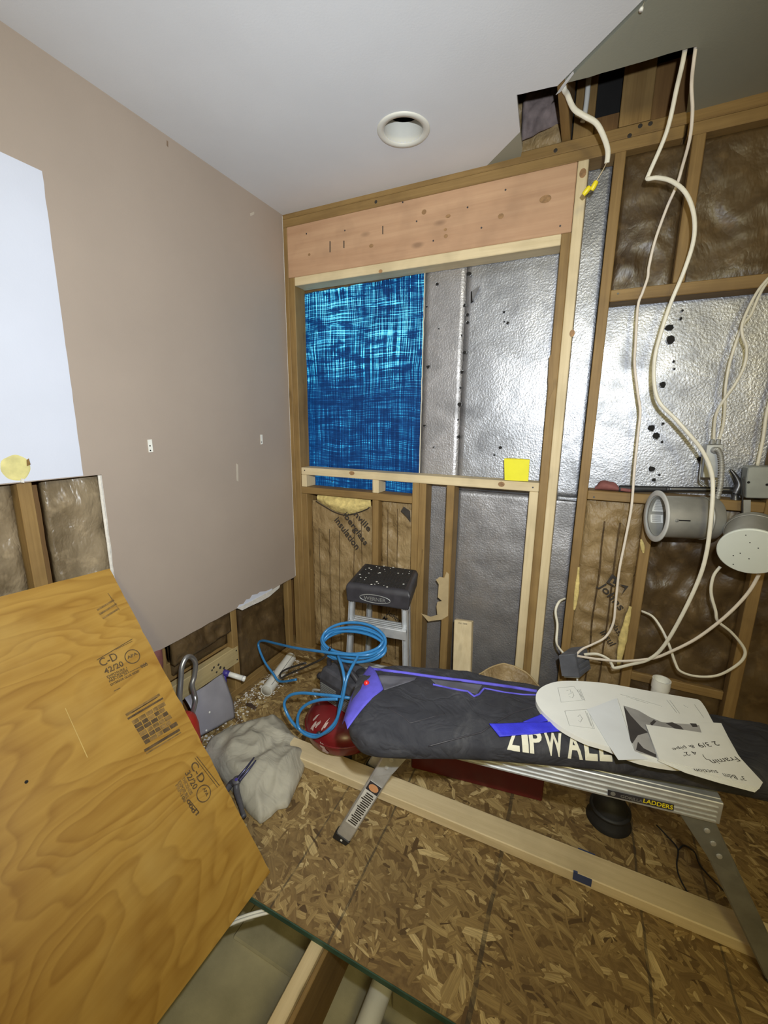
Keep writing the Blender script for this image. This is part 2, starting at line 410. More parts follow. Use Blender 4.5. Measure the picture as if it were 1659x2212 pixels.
# ------------------------------------------------------------------ mesh building
class MB:
    def __init__(self):
        self.v = []; self.f = []
    def add(self, verts, faces):
        o = len(self.v)
        self.v += [V(p) for p in verts]
        self.f += [tuple(i + o for i in f) for f in faces]
        return self
    def box(self, a, b):
        x0, y0, z0 = a; x1, y1, z1 = b
        return self.add([(x0, y0, z0), (x1, y0, z0), (x1, y1, z0), (x0, y1, z0), (x0, y0, z1), (x1, y0, z1), (x1, y1, z1), (x0, y1, z1)],
                        [(0, 3, 2, 1), (4, 5, 6, 7), (0, 1, 5, 4), (1, 2, 6, 5), (2, 3, 7, 6), (3, 0, 4, 7)])
    def obox(self, c, ax, ay, az):
        c = V(c); ax = V(ax); ay = V(ay); az = V(az)
        p = [c + ax * i + ay * j + az * k for k in (-1, 1) for (i, j) in ((-1, -1), (1, -1), (1, 1), (-1, 1))]
        return self.add(p, [(0, 3, 2, 1), (4, 5, 6, 7), (0, 1, 5, 4), (1, 2, 6, 5), (2, 3, 7, 6), (3, 0, 4, 7)])
    def bar(self, p0, p1, wdir, wd, th):
        p0 = V(p0); p1 = V(p1); d = (p1 - p0); L = d.length; d.normalize()
        wv = V(wdir); wv = (wv - d * wv.dot(d)).normalized(); n = d.cross(wv)
        return self.obox((p0 + p1) / 2, d * (L / 2), wv * (wd / 2), n * (th / 2))
    def prism(self, pts, off):
        pts = [V(p) for p in pts]; off = V(off); n = len(pts)
        tri = tessellate_polygon([pts])
        o = [p + off for p in pts]
        f = [tuple(t) for t in tri] + [tuple(i + n for i in reversed(t)) for t in tri]
        f += [(i, (i + 1) % n, (i + 1) % n + n, i + n) for i in range(n)]
        return self.add(pts + o, f)
    def slab(self, outer, holes, m0, m1):
        loops = [outer] + list(holes)
        flat = [V((p[0], p[1], 0)) for l in loops for p in l]
        tri = tessellate_polygon([[V((p[0], p[1], 0)) for p in l] for l in loops])
        n = len(flat)
        vs_ = [m0(p.x, p.y) for p in flat] + [m1(p.x, p.y) for p in flat]
        f = [tuple(t) for t in tri] + [tuple(i + n for i in reversed(t)) for t in tri]
        o = 0
        for l in loops:
            L = len(l)
            f += [(o + i, o + (i + 1) % L, o + (i + 1) % L + n, o + i + n) for i in range(L)]
            o += L
        return self.add(vs_, f)
    def tube(self, pts, r, seg=10, flat=None, caps=True, smooth=True, sub=6, refn=None, closed=False):
        P = [V(p) for p in pts]
        if smooth and len(P) > 2:
            Q = []
            n = len(P)
            for i in range(n if closed else n - 1):
                p0 = P[(i - 1) % n] if closed else P[max(i - 1, 0)]
                p1 = P[i]; p2 = P[(i + 1) % n]
                p3 = P[(i + 2) % n] if closed else P[min(i + 2, n - 1)]
                for s in range(sub):
                    t = s / sub
                    Q.append(0.5 * ((2 * p1) + (p2 - p0) * t + (2 * p0 - 5 * p1 + 4 * p2 - p3) * t * t + (3 * p1 - p0 - 3 * p2 + p3) * t ** 3))
            if not closed: Q.append(P[-1])
            P = Q
        n = len(P)
        ref = V(refn) if refn else None
        prev = None; rings = []
        for i, p in enumerate(P):
            if closed: d = P[(i + 1) % n] - P[(i - 1) % n]
            else: d = P[min(i + 1, n - 1)] - P[max(i - 1, 0)]
            if d.length < 1e-9: d = V((0, 0, 1))
            d.normalize()
            if ref is not None: a = ref - d * ref.dot(d)
            elif prev is None: a = d.orthogonal()
            else: a = prev - d * prev.dot(d)
            if a.length < 1e-6: a = d.orthogonal()
            a.normalize(); prev = a; b = d.cross(a)
            rr = r(i / max(n - 1, 1)) if callable(r) else r
            ra, rb = (rr, rr) if flat is None else (rr * flat, rr)
            rings.append([p + a * (ra * math.cos(2 * math.pi * k / seg)) + b * (rb * math.sin(2 * math.pi * k / seg)) for k in range(seg)])
        vv = [q for ring in rings for q in ring]; f = []
        for i in range(n if closed else n - 1):
            j = (i + 1) % n
            for k in range(seg):
                f.append((i * seg + k, i * seg + (k + 1) % seg, j * seg + (k + 1) % seg, j * seg + k))
        if caps and not closed:
            f.append(tuple(reversed(range(seg)))); f.append(tuple((n - 1) * seg + k for k in range(seg)))
        return self.add(vv, f)
    def lathe(self, prof, org, axis=(0, 0, 1), seg=32, cap0=True, cap1=True, xref=None):
        org = V(org); ax = V(axis).normalized()
        a = ax.orthogonal().normalized() if xref is None else V(xref).normalized(); b = ax.cross(a)
        vv = []; f = []
        for r, h in prof:
            for k in range(seg):
                t = 2 * math.pi * k / seg
                vv.append(org + ax * h + a * (r * math.cos(t)) + b * (r * math.sin(t)))
        for i in range(len(prof) - 1):
            for k in range(seg):
                f.append((i * seg + k, i * seg + (k + 1) % seg, (i + 1) * seg + (k + 1) % seg, (i + 1) * seg + k))
        if cap0: f.append(tuple(reversed(range(seg))))
        if cap1: f.append(tuple((len(prof) - 1) * seg + k for k in range(seg)))
        return self.add(vv, f)
    def grid(self, fn, nu, nv):
        vv = [fn(i / nu, j / nv) for j in range(nv + 1) for i in range(nu + 1)]
        f = [(j * (nu + 1) + i, j * (nu + 1) + i + 1, (j + 1) * (nu + 1) + i + 1, (j + 1) * (nu + 1) + i) for j in range(nv) for i in range(nu)]
        return self.add(vv, f)
    def sheet(self, p0, u, v_, nrm, nu, nv, amp, freq, seed=0, thick=0.004):
        """a crumpled sheet with real thickness"""
        p0 = V(p0); u = V(u); v_ = V(v_); nrm = V(nrm).normalized(); sd = V((seed * 3.17, seed * 1.31, seed * 2.11))
        def fn(s, t, off):
            q = p0 + u * s + v_ * t
            e = min(1.0, 8 * min(s, 1 - s, t, 1 - t) + 0.25)
            n1 = noise.noise((q + sd) * freq); n2 = noise.noise((q + sd) * freq * 2.7)
            rdg = 1 - abs(noise.noise((q - sd) * freq * 1.4)) * 2
            return q + nrm * (amp * e * (n1 * 0.6 + n2 * 0.25 + rdg * 0.35) + off)
        self.grid(lambda s, t: fn(s, t, 0.0), nu, nv)
        o = len(self.v)
        g = MB().grid(lambda s, t: fn(s, t, -thick), nu, nv)
        self.add(g.v, [tuple(reversed(f)) for f in g.f])
        W = nu + 1; base = o - W * (nv + 1)
        ring = [i for i in range(W)] + [j * W + nu for j in range(1, nv + 1)] + [nv * W + i for i in range(nu - 1, -1, -1)] + [j * W for j in range(nv - 1, 0, -1)]
        for a, b in zip(ring, ring[1:] + ring[:1]):
            self.f.append((base + b, base + a, o + a, o + b))
        return self
    def build(self, name, mat, parent=None, smooth=False, bevel=0.0, seg=1, kind=None, label=None, rough_edge=0.0):
        off = V((0, 0, 0)); p = parent
        while p is not None:
            off += p.location; p = p.parent
        me = bpy.data.meshes.new(name)
        me.from_pydata([tuple(q - off) for q in self.v], [], self.f)
        me.update()
        bm = bmesh.new(); bm.from_mesh(me)
        if smooth is False or bevel: bmesh.ops.remove_doubles(bm, verts=bm.verts, dist=1e-6)
        bmesh.ops.recalc_face_normals(bm, faces=bm.faces)
        if bevel:
            bm.normal_update()
            es = [e for e in bm.edges if len(e.link_faces) == 2 and e.calc_face_angle(0) > 0.5]
            bmesh.ops.bevel(bm, geom=es, offset=bevel, segments=seg, affect='EDGES', profile=0.5, clamp_overlap=True)
        for f in bm.faces: f.smooth = bool(smooth)
        if smooth == 'auto':
            for e in bm.edges:
                if len(e.link_faces) == 2 and e.calc_face_angle(0) > 0.7: e.smooth = False
        bm.to_mesh(me); bm.free()
        me.materials.append(mat)
        o = bpy.data.objects.new(name, me); COL.objects.link(o)
        o.parent = parent
        if kind: o['kind'] = kind
        if label: o['label'] = label
        return o

def tag(o, label, cat, group=None):
    o['label'] = label; o['category'] = cat
    if group: o['group'] = group
    return o
def thing(name, label, cat, loc=(0, 0, 0), group=None):
    o = bpy.data.objects.new(name, None); COL.objects.link(o)
    o.location = loc; o.empty_display_size = 0.05
    return tag(o, label, cat, group)
def structure(o):
    o['kind'] = 'structure'; return o

def text(name, s, org, xd, yd, wd, h, mat, parent=None, bold=0.0, center=False, project=None, lift=0.0):
    """flat print: lettering of width wd and height h; org = left end of the base line"""
    cu = bpy.data.curves.new('lettering', 'FONT'); cu.body = s; cu.size = 1.0; cu.offset = bold; cu.resolution_u = 3
    ob = bpy.data.objects.new('lettering', cu); COL.objects.link(ob)
    dg = bpy.context.evaluated_depsgraph_get()
    me = bpy.data.meshes.new_from_object(ob.evaluated_get(dg))
    bpy.data.objects.remove(ob); bpy.data.curves.remove(cu)
    xs = [p.co.x for p in me.vertices]; ys = [p.co.y for p in me.vertices]
    x0, x1, y0, y1 = min(xs), max(xs), min(ys), max(ys)
    xd = V(xd).normalized(); yd = V(yd); yd = (yd - xd * yd.dot(xd)).normalized(); org = V(org)
    if center: org = org - xd * wd / 2 - yd * h / 2
    if project:
        b_ = bmesh.new(); b_.from_mesh(me); bmesh.ops.triangulate(b_, faces=b_.faces)
        bmesh.ops.subdivide_edges(b_, edges=[e for e in b_.edges if e.calc_length() > 0.12], cuts=3, use_grid_fill=True); bmesh.ops.triangulate(b_, faces=b_.faces); b_.to_mesh(me); b_.free()
    mb = MB()
    vv = [org + xd * ((p.co.x - x0) / (x1 - x0) * wd) + yd * ((p.co.y - y0) / (y1 - y0) * h) for p in me.vertices]
    mb.add(vv, [tuple(f.vertices) for f in me.polygons])
    bpy.data.meshes.remove(me)
    if project:
        mb2 = []
        for q in mb.v: mb2.append(project(q))
        mb.v = mb2
    nrm = xd.cross(yd)
    mb.v = [q + nrm * lift for q in mb.v]
    return mb.build(name, mat, parent)

def box_part(name, a, b, mat, parent, bevel=0.002, **kw):
    return MB().box(a, b).build(name, mat, parent, bevel=bevel, **kw)

# ================================================================== THE SETTING
CEIL = 2.413
D2 = 0.089                    # stud depth
# ---------------------------------------------------------------- floor deck and what lies under it
floor = structure(MB().box((-0.12, -1.2, -0.018), (3.1, 0.12, 0.0)).build('floor', MATS['osb'], bevel=0.001))
MB().box((0.02, -1.2035, -0.0185), (3.08, -1.2005, -0.0015)).build('painted_edge', GREEN, floor)
# pressed wood strands of the deck, each a thin chip of its own tone
rg = random.Random(21)
verts, faces, tones, uvs = [], [], [], []
for i in range(11000):
    big_ = rg.random() < 0.10
    L_ = rg.uniform(.05, .12) if big_ else rg.uniform(.02, .075); W_ = rg.uniform(.014, .032) if big_ else rg.uniform(.004, .017)
    x = rg.uniform(0.0, 3.0); y = rg.uniform(-1.19, -0.01)
    a = rg.gauss(-0.45, 0.75); ca, sa = math.cos(a), math.sin(a)
    z = rg.uniform(0.0001, 0.0009)
    o = len(verts); base = []
    for (u, v_) in ((-1, -.8), (-.2, -1), (.55, -.92), (1, -.4), (.85, .75), (.1, 1), (-.6, .9), (-.95, .3)):
        u2 = (u + rg.uniform(-.14, .14)) * L_ / 2; v2 = (v_ + rg.uniform(-.3, .3)) * W_ / 2
        yy = min(max(y + u2 * sa + v2 * ca, -1.1995), 0.0)
        verts.append((x + u2 * ca - v2 * sa, yy, z)); base.append((u2 + i * .37 % 7, v2 + i * .11 % 5))
    faces.append(tuple(range(o, o + 8))); tones.append(min(1, max(0, rg.gauss(.66 if big_ else .48, .24)))); uvs += base
me = bpy.data.meshes.new('wood_strands'); me.from_pydata(verts, [], faces)
at_ = me.attributes.new('tone', 'FLOAT', 'FACE'); at_.data.foreach_set('value', tones)
uvl = me.uv_layers.new(name='UVMap'); uvl.data.foreach_set('uv', [c for q in uvs for c in q])
me.materials.append(MATS['strand'])
so = bpy.data.objects.new('wood_strands', me); COL.objects.link(so); so.parent = floor; so['kind'] = 'stuff'
MB().box((-0.12, -3.5, -0.018), (3.1, -1.74, 0.0)).build('rear_deck', MATS['osb'], floor)
for jx in (0.933, 1.339, 1.745, 2.151, 2.557, 2.96):
    box_part('joist', (jx, -3.5, -0.255), (jx + 0.038, 0.1, -0.0185), new_wood('Y') if jx < 1 else old_wood('Y'), floor)
box_part('joist_facing', (0.972, -3.3, -0.25), (0.985, -0.2, -0.030), old_wood('Y'), floor)
ground = structure(MB().box((-0.2, -3.5, -0.66), (3.1, 0.12, -0.46)).build('crawlspace_ground', CONC))
structure(MB().box((-0.20, -3.5, -0.66), (-0.12, 0.12, 3.0)).build('foundation_left', CONC))
fb = structure(MB().box((-0.2, -0.62, -0.62), (3.1, -0.50, -0.26)).build('foundation_rear', CONC))
for i, (bx_, bz) in enumerate([(0.0, -0.6), (0.41, -0.6), (0.82, -0.6), (1.23, -0.6), (1.64, -0.6), (0.2, -0.40), (0.61, -0.40), (1.02, -0.40), (1.43, -0.40)]):
    box_part('concrete_block', (bx_, -0.70, bz), (bx_ + 0.395, -0.622, bz + 0.19), CONC, fb, 0.008)
for i, (bx_, by_) in enumerate([(1.05, -1.30), (1.10, -1.02), (0.50, -1.10)]):
    box_part('concrete_block', (bx_, by_, -0.458), (bx_ + 0.39, by_ + 0.19, -0.36 if i < 2 else -0.445), CONC, fb, 0.008)
t = thing('drain_pipe', 'white plastic drain pipe running under the cut edge of the floor', 'pipe', (1.10, -1.1, -0.25))
MB().tube([(1.10, -0.72, -0.25), (1.10, -1.1, -0.25), (1.09, -2.6, -0.25)], 0.032, 18, smooth=False).build('pipe', WPVC, t, True)
MB().tube([(1.10, -0.80, -0.25), (1.10, -0.72, -0.25)], 0.038, 18, smooth=False).build('coupling', WPVC, t, True)
t = thing('crawlspace_cable', 'pair of white cables passing under the plywood corner at the floor gap', 'cable', (0.74, -1.23, -0.05))
for k in (0, 1):
    MB().tube([(0.60, -1.33 - k * .012, -0.07), (0.70, -1.235 - k * .012, -0.045), (0.80, -1.16 - k * .012, -0.035)], 0.0045, 8).build('strand', WPVC, t, True)

# ---------------------------------------------------------------- ceiling: flat panel and the duller panel right of the bend
CR0 = V((1.02, 0.0)); CRD = V((0.7071, -0.7071))
def rise(x, y):              # the right panel tilts up a little from the bend
    n_ = (x - CR0.x) * 0.7071 + (y - CR0.y) * 0.7071
    return max(0.0, n_) * 0.026
lens_c = (0.797, -0.330)
hole = [(lens_c[0] + 0.070 * math.cos(a), lens_c[1] + 0.070 * math.sin(a)) for a in [i * math.pi / 16 for i in range(32)]]
yb = -3.5
xcr = 1.02 - yb
outer = [(-0.12, 0.012), (1.012, 0.012), (3.1, -2.08), (3.1, yb), (-0.12, yb)]
# hole's left corner reaches across the bend
def jag(p, q, n, amp, seed):
    p = V(p); q = V(q); d = (q - p); nn = V((-d.y, d.x)).normalized(); out = []
    for i in range(n):
        t_ = i / n
        out.append(tuple(p + d * t_ + nn * (amp * noise.noise(V((seed, i * 0.83, 1.7))) if 0 < i else 0)))
    return out
cut_l = [(1.167, -0.147)] + jag((1.186, -0.335), (1.325, -0.325), 6, 0.004, 3.0)[0:]
outer_cut = [(-0.12, 0.012), (1.012, 0.012), (1.172, -0.152)] + jag((1.186, -0.335), (1.324, -0.318), 7, 0.004, 3.0) + [(3.1, -2.08), (3.1, yb), (-0.12, yb)]
ceil = structure(MB().slab(outer_cut, [hole], lambda x, y: V((x, y, CEIL)), lambda x, y: V((x, y, CEIL + 0.013))).build('ceiling', MATS['ceiling_paint']))
right = [(1.014, 0.010), (1.152, 0.010), (1.167, -0.052), (1.1725, -0.1525)]
right2 = [(1.3245, -0.318)] + jag((1.326, -0.322), (1.660, -0.303), 10, 0.004, 9.0) + [(1.660, -0.303), (1.672, -0.15), (1.690, 0.010), (3.1, 0.010), (3.1, -2.078)]
MB().slab(right, [], lambda x, y: V((x, y, CEIL + rise(x, y))), lambda x, y: V((x, y, CEIL + 0.013 + rise(x, y)))).build('ceiling_offcut', MATS['ceiling_paint_shaded'], ceil)
MB().slab(right2, [], lambda x, y: V((x, y, CEIL + rise(x, y))), lambda x, y: V((x, y, CEIL + 0.013 + rise(x, y)))).build('ceiling_panel', MATS['ceiling_paint_shaded'], ceil)
# peeling paper tape along the bend near the hole
MB().prism([(1.318, -0.322, CEIL - 0.004), (1.300, -0.300, CEIL - 0.010), (1.312, -0.297, CEIL - 0.004), (1.352, -0.352, CEIL - 0.001), (1.350, -0.362, CEIL - 0.001)], (0, 0, 0.0012)).build('loose_tape', MATS['ceiling_paint'], ceil)
MB().lathe([(0.005, 0.0), (0.0045, 0.006), (0.002, 0.008), (0.0018, 0.02)], (1.508, -0.515, CEIL - 0.016), (0.3, 0.2, 1), 10).build('nail', WPVC, ceil, True)
# ceiling framing seen through the hole
box_part('ceiling_joist', (1.300, -0.9, 2.432), (1.330, 0.02, 2.62), old_wood('Y'), ceil)
box_part('attic_stud', (1.335, 0.020, 2.4325), (1.405, 0.058, 2.94), old_wood('Z'), ceil)
box_part('attic_stud', (1.487, 0.000, 2.4325), (1.585, 0.038, 2.94), old_wood('Z'), ceil)
MB().tube([(1.372, 0.008, 2.66), (1.374, -0.004, 2.56), (1.372, -0.008, 2.50), (1.366, -0.004, 2.475)], 0.009, 8).build('cable_tail', WPVC, ceil, True)
MB().sheet((1.06, -0.02, 2.66), (0.24, 0, 0), (0, -0.42, -0.02), (0, 0, 1), 16, 20, 0.05, 9, 4, 0.01).build('attic_batt', MATS['grey_batt'], ceil, True)
MB().sheet((1.09, 0.035, 2.44), (0.21, 0, 0), (0, 0.0, 0.22), (0, -1, 0), 16, 14, 0.04, 11, 5, 0.01).build('attic_batt', MATS['kraft'], ceil, True)
MB().sheet((1.15, 0.012, 2.475), (0.15, 0, 0.03), (0.0, -0.03, 0.16), (0, -1, 0), 14, 12, 0.05, 16, 6, 0.008).build('attic_batt', MAUVE, ceil, True)
MB().box((-0.12, -3.5, 2.96), (3.1, 0.12, 3.0)).build('attic_lid', ATTIC, ceil)  # unseen flat lid, added over the attic to keep sky light out
box_part('attic_shade', (1.06, 0.064, 2.44), (1.75, 0.088, 2.94), DARK, ceil)  # black sheet standing in for the shade behind the attic studs
box_part('attic_batten', (1.406, 0.045, 2.4325), (1.486, 0.063, 2.505), ATTIC, ceil)
box_part('attic_batten', (1.586, 0.045, 2.4325), (1.74, 0.063, 2.62), ATTIC, ceil)

# ---------------------------------------------------------------- left wall: tan drywall with the lower part cut away
def wl(th):
    return lambda y, z: V((th, y, z))
bot = []
for i in range(0, 21):
    y_ = -0.012 - (0.93 - 0.012) * i / 20
    zz = 0.486 - 0.009 * i / 20 + 0.0035 * noise.noise(V((i * 0.9, 2.2, 0)))
    if 0.30 < -y_ < 0.47: zz -= 0.012
    bot.append((y_, zz))
jam = [(-1.047 + 0.004 * noise.noise(V((i * 1.3, 7.7, 0))), 0.47 + (1.213 - 0.47) * i / 14) for i in range(15)]
outl = [(0.0, CEIL)] + [(0.0, 0.49)] + bot + [(-1.047, 0.474)] + jam[1:] + [(-1.06, 1.213), (-3.5, 1.222), (-3.5, CEIL)]
wall_left = structure(MB().slab(outl, [], wl(0.0), wl(-0.0127)).build('wall_left', MATS['tan_paint']))
MB().box((-0.118, -3.5, -0.02), (-0.106, 0.12, 2.95)).build('sheathing', ATTIC, wall_left)
# raw broken edge of the gypsum along the cuts
def edge_strip(pts, r, nm):
    MB().tube(pts, r, 6, smooth=False).build(nm, GYP, wall_left)
edge_strip([(-0.0065, -1.0505 + 0.003 * noise.noise(V((i * 1.1, 3.1, 0))), 0.50 + 0.711 * i / 26) for i in range(27)], 0.0068, 'broken_edge')
edge_strip([(-0.0022, -0.0018, 0.492 + 1.915 * i / 20) for i in range(21)], 0.0032, 'broken_edge')
# unpainted white area
def wobble(p, q, n, a, sd):
    p = V(p); q = V(q); return [p.lerp(q, i / n) + V((0, a * noise.noise(V((i * 0.7, sd, 0))), a * 0.4 * noise.noise(V((i * 0.9, sd + 5, 0))))) for i in range(n)]
wp = wobble((0.0, -1.101, 2.094), (0.0, -1.106, 1.216), 26, 0.0022, 1.0) + wobble((0.0, -1.106, 1.216), (0.0, -2.6, 1.224), 4, 0, 2) + wobble((0.0, -2.6, 1.224), (0.0, -2.6, 2.10), 3, 0, 3) + wobble((0.0, -2.6, 2.10), (0.0, -1.101, 2.094), 8, 0.004, 4)
MB().prism(wp, (0.0012, 0, 0)).build('bare_patch', MATS['white_paint'], wall_left)
# blob of yellow adhesive on the bare patch
yc = at_x(34, 1010, 0.001)
mb = MB(); N = 30
ring = []
for k in range(N):
    a = 2 * math.pi * k / N; rr = 0.037 * (1 + 0.10 * noise.noise(V((math.cos(a) * 1.5, math.sin(a) * 1.5, 3))))
    ring.append(V((0.001, yc.y + rr * math.cos(a), yc.z + rr * math.sin(a))))
mb.add([V((0.004, yc.y, yc.z))] + [V((0.0035, yc.y + (q.y - yc.y) * .85, yc.z + (q.z - yc.z) * .85)) for q in ring] + ring,
       [(0, 1 + k, 1 + (k + 1) % N) for k in range(N)] + [(1 + k, 1 + N + k, 1 + N + (k + 1) % N, 1 + (k + 1) % N) for k in range(N)])
mb.build('adhesive_blob', PASTE, wall_left, True)
MB().prism([(0.0042, yc.y + .012, yc.z - .046), (0.0042, yc.y + .004, yc.z - .044), (0.0042, yc.y + .006, yc.z - .032), (0.0042, yc.y + .013, yc.z - .034)], (0.002, 0, 0)).build('torn_paper', GYP, wall_left)
MB().prism([(0.004, yc.y + .026, yc.z + .002), (0.004, yc.y + .036, yc.z + .006), (0.004, yc.y + .034, yc.z + .024), (0.004, yc.y + .028, yc.z + .020)], (0.001, 0, 0)).build('torn_paper', STAMP2, wall_left)
# torn paper showing white plaster at the bottom edge
tp = [at_x(x, y, 0.0) for x, y in ((512, 1314), (517, 1306), (526, 1304), (532, 1295), (540, 1293), (545, 1285), (556, 1283), (562, 1278), (574, 1277), (588, 1271), (585, 1279), (570, 1288), (556, 1298), (544, 1300), (532, 1308), (520, 1315))]
MB().prism(tp, (0.0014, 0, 0)).build('torn_paper', MATS['white_paint'], wall_left)
tp = [at_x(x, y, 0.002) for x, y in ((512, 1314), (545, 1297), (575, 1281), (604, 1264), (602, 1270), (580, 1289), (562, 1299), (540, 1309), (522, 1318))]
MB().prism(tp, (0.004, 0, 0.0)).build('torn_paper', GYP, wall_left)
# scratch and small pits
MB().prism([at_x(x, y, 0.0) for x, y in ((510, 1001), (514, 1004), (515, 1040), (511, 1038))], (0.0006, 0, 0)).build('scratch', plain('pale_scuff', (0.50, 0.44, 0.36), 0.7), wall_left)
MB().prism([at_x(x, y, 0.0) for x, y in ((360, 303), (363, 306), (363, 318), (360, 314))], (0.0010, 0, 0)).build('scratch', plain('brown_scuff', (0.22, 0.15, 0.10), 0.7), wall_left)
MB().prism([at_x(x, y, 0.0) for x, y in ((540, 461), (549, 457), (549, 463), (541, 467))], (0.0006, 0, 0)).build('scratch', MATS['pale_scuff'], wall_left)
# framing and batts behind the cut-away parts
for y0 in (-0.025, -0.472, -0.875, -1.245, -1.65, -2.06, -2.46):
    box_part('stud', (-0.104, y0 - 0.038, 0.038), (-0.0145, y0, CEIL - 0.04), old_wood('Z'), wall_left)
box_part('bottom_plate', (-0.104, -3.4, 0.0), (-0.0145, 0.0, 0.038), old_wood('Y'), wall_left)
box_part('top_plate', (-0.104, -3.4, CEIL - 0.038), (-0.0145, 0.0, CEIL), old_wood('Y'), wall_left)
for i, (ya, yb_) in enumerate(((-0.066, -0.43), (-0.515, -0.83), (-0.918, -1.205), (-1.288, -1.61), (-1.69, -2.02))):
    mt = MATS['grey_batt'] if i >= 2 else MATS['brown_batt']
    MB().sheet((-0.045, ya, 0.30 if i == 1 else 0.04), (0, yb_ - ya, 0), (0, 0, 1.6), (1, 0, 0), 18, 70, 0.034, 8, 10 + i, 0.03).build('insulation_batt', mt, wall_left, True)
# vertical print lines and bulging roll of batt above the blocking
MB().sheet((-0.012, -0.515, 0.372), (0, -0.325, -0.012), (-0.006, 0, 0.16), (1, 0, 0), 30, 16, 0.030, 11, 77, 0.03).build('insulation_batt', MATS['brown_batt'], wall_left, True)
MB().tube([(-0.030, -0.92, 0.47), (-0.012, -0.93, 0.41), (-0.020, -0.94, 0.33)], lambda u: 0.036 - 0.010 * u, 12).build('insulation_batt', PINKY, wall_left, True)
b0 = wood('new_pine_dirty', (0.36, 0.27, 0.12), (0.55, 0.44, 0.23), 'Y')
box_part('blocking', (-0.052, -0.868, 0.180), (-0.013, -0.478, 0.272), b0, wall_left, 0.0025)
box_part('blocking', (-0.102, -0.868, 0.272), (-0.056, -0.51, 0.360), old_wood('Y'), wall_left, 0.0025)
for (yy, zz) in ((-0.492, 0.252), (-0.490, 0.20)):
    MB().lathe([(0.004, 0), (0.004, 0.002)], (-0.0135, yy, zz), (1, 0, 0), 8).build('nail_head', STEEL, wall_left)
mb = MB()
for (px, py) in ((462, 1442), (468, 1452), (476, 1442), (458, 1448), (484, 1443), (472, 1436)):
    c_ = at_x(px, py, -0.0125); mb.lathe([(0.005 + 0.004 * random.random(), 0), (0.003, 0.002)], c_, (1, 0, 0), 7)
mb.build('burn_mark', INK, wall_left)
# rubbish along the foot of the wall
mb = MB()
for i in range(900):
    y_ = -0.1 - 0.75 * random.random(); x_ = 0.012 + 0.14 * random.random() ** 1.5; s = 0.0012 + 0.0042 * random.random() ** 2
    mb.obox((x_, y_, s * 0.35), V((random.uniform(-1, 1), random.uniform(-1, 1), 0)).normalized() * s, V((random.uniform(-1, 1), random.uniform(-1, 1), 0.3)).normalized() * s * 0.7, V((0, 0, 1)) * s * 0.35)
o = mb.build('plaster_crumbs', GYP, kind='stuff')
tag(o, 'pale plaster crumbs scattered along the foot of the tan wall', 'debris')

# ---------------------------------------------------------------- back wall: sheathing, foil boards, framing
wall_back = structure(MB().slab([(-0.12, -0.66), (3.1, -0.66), (3.1, 3.0), (-0.12, 3.0)],
                                [[(0.0, 1.0)] + [(0.0 + 0.745 * i / 30, 2.072 + 0.018 * i / 30 + 0.006 * noise.noise(V((i * 0.9, 3.3, 0)))) for i in range(31)] + [(0.745, 1.0)]],
                                lambda x, z: V((x, 0.104, z)), lambda x, z: V((x, 0.118, z))).build('wall_back', ATTIC))
def foil(x0, x1, z0, z1, seed, mt, amp=0.004, y=D2 + 0.006):
    return MB().sheet((x0, y, z0), (x1 - x0, 0, 0), (0, 0, z1 - z0), (0, -1, 0), max(6, int((x1 - x0) * 40)), max(6, int((z1 - z0) * 40)), amp, 5, seed, 0.006).build('foil_board', mt, wall_back, True)
foil(0.738, 0.936, 0.02, 2.117, 1, MATS['foil_dull'], 0.003)
foil(0.938, 1.494, 1.074, 2.40, 2, MATS['foil'])
foil(0.938, 1.494, 0.02, 1.072, 3, MATS['foil_dull'], 0.006)
foil(1.496, 2.75, 1.07, 1.95, 4, MATS['foil'], 0.003)
# cut lip of the foil board at the window hole
MB().tube([(0.7375 + 0.003 * noise.noise(V((0, 0, i * 0.7))), D2 + 0.001, 1.02 + 1.09 * i / 40) for i in range(41)], 0.0028, 6, smooth=False).build('cut_edge', plain('foam_edge', (0.62, 0.58, 0.46), 0.8), wall_back)
# punctures and tears in the foil
def punct(px, py, r, nm='puncture'):
    c_ = at_y(px, py, D2 - 0.0005); mb = MB(); k = 7; ph = random.random() * 6
    pts = [c_ + V((r * (0.7 + 0.5 * random.random()) * math.cos(ph + a), 0, r * (0.6 + 0.6 * random.random()) * math.sin(ph + a))) for a in [i * 2 * math.pi / k for i in range(k)]]
    mb.prism(pts, (0, -0.002, 0))
    mb.build(nm, DARK, wall_back)
    # curled rim of foil on one side
    MB().tube([pts[0] + V((0, -0.002, 0)), pts[1] + V((0, -0.003, 0)), pts[2] + V((0, -0.002, 0))], 0.0016, 5).build('torn_rim', MATS['foil'], wall_back, True)
for px, py, r in ((944, 614, .008), (1013, 592, .012), (922, 662, .005), (1004, 660, .008), (1009, 680, .008), (1010, 697, .007), (1089, 674, .006), (1097, 698, .006), (1089, 695, .004),
                  (998, 724, .005), (1004, 762, .009), (925, 792, .009), (998, 803, .008), (995, 838, .005), (993, 873, .011), (990, 907, .005), (991, 944, .010), (937, 966, .005), (1081, 967, .008), (1068, 983, .005), (917, 920, .007), (948, 710, .004),
                  (1446, 708, .016), (1449, 734, .016), (1474, 671, .005), (1471, 688, .006), (1455, 781, .005), (1457, 797, .005), (1432, 831, .013), (1408, 924, .015), (1418, 941, .015), (1430, 955, .005), (1432, 915, .006),
                  (1408, 1013, .012), (1413, 1037, .009), (1424, 1026, .005), (1513, 991, .011)):
    punct(px, py, r)
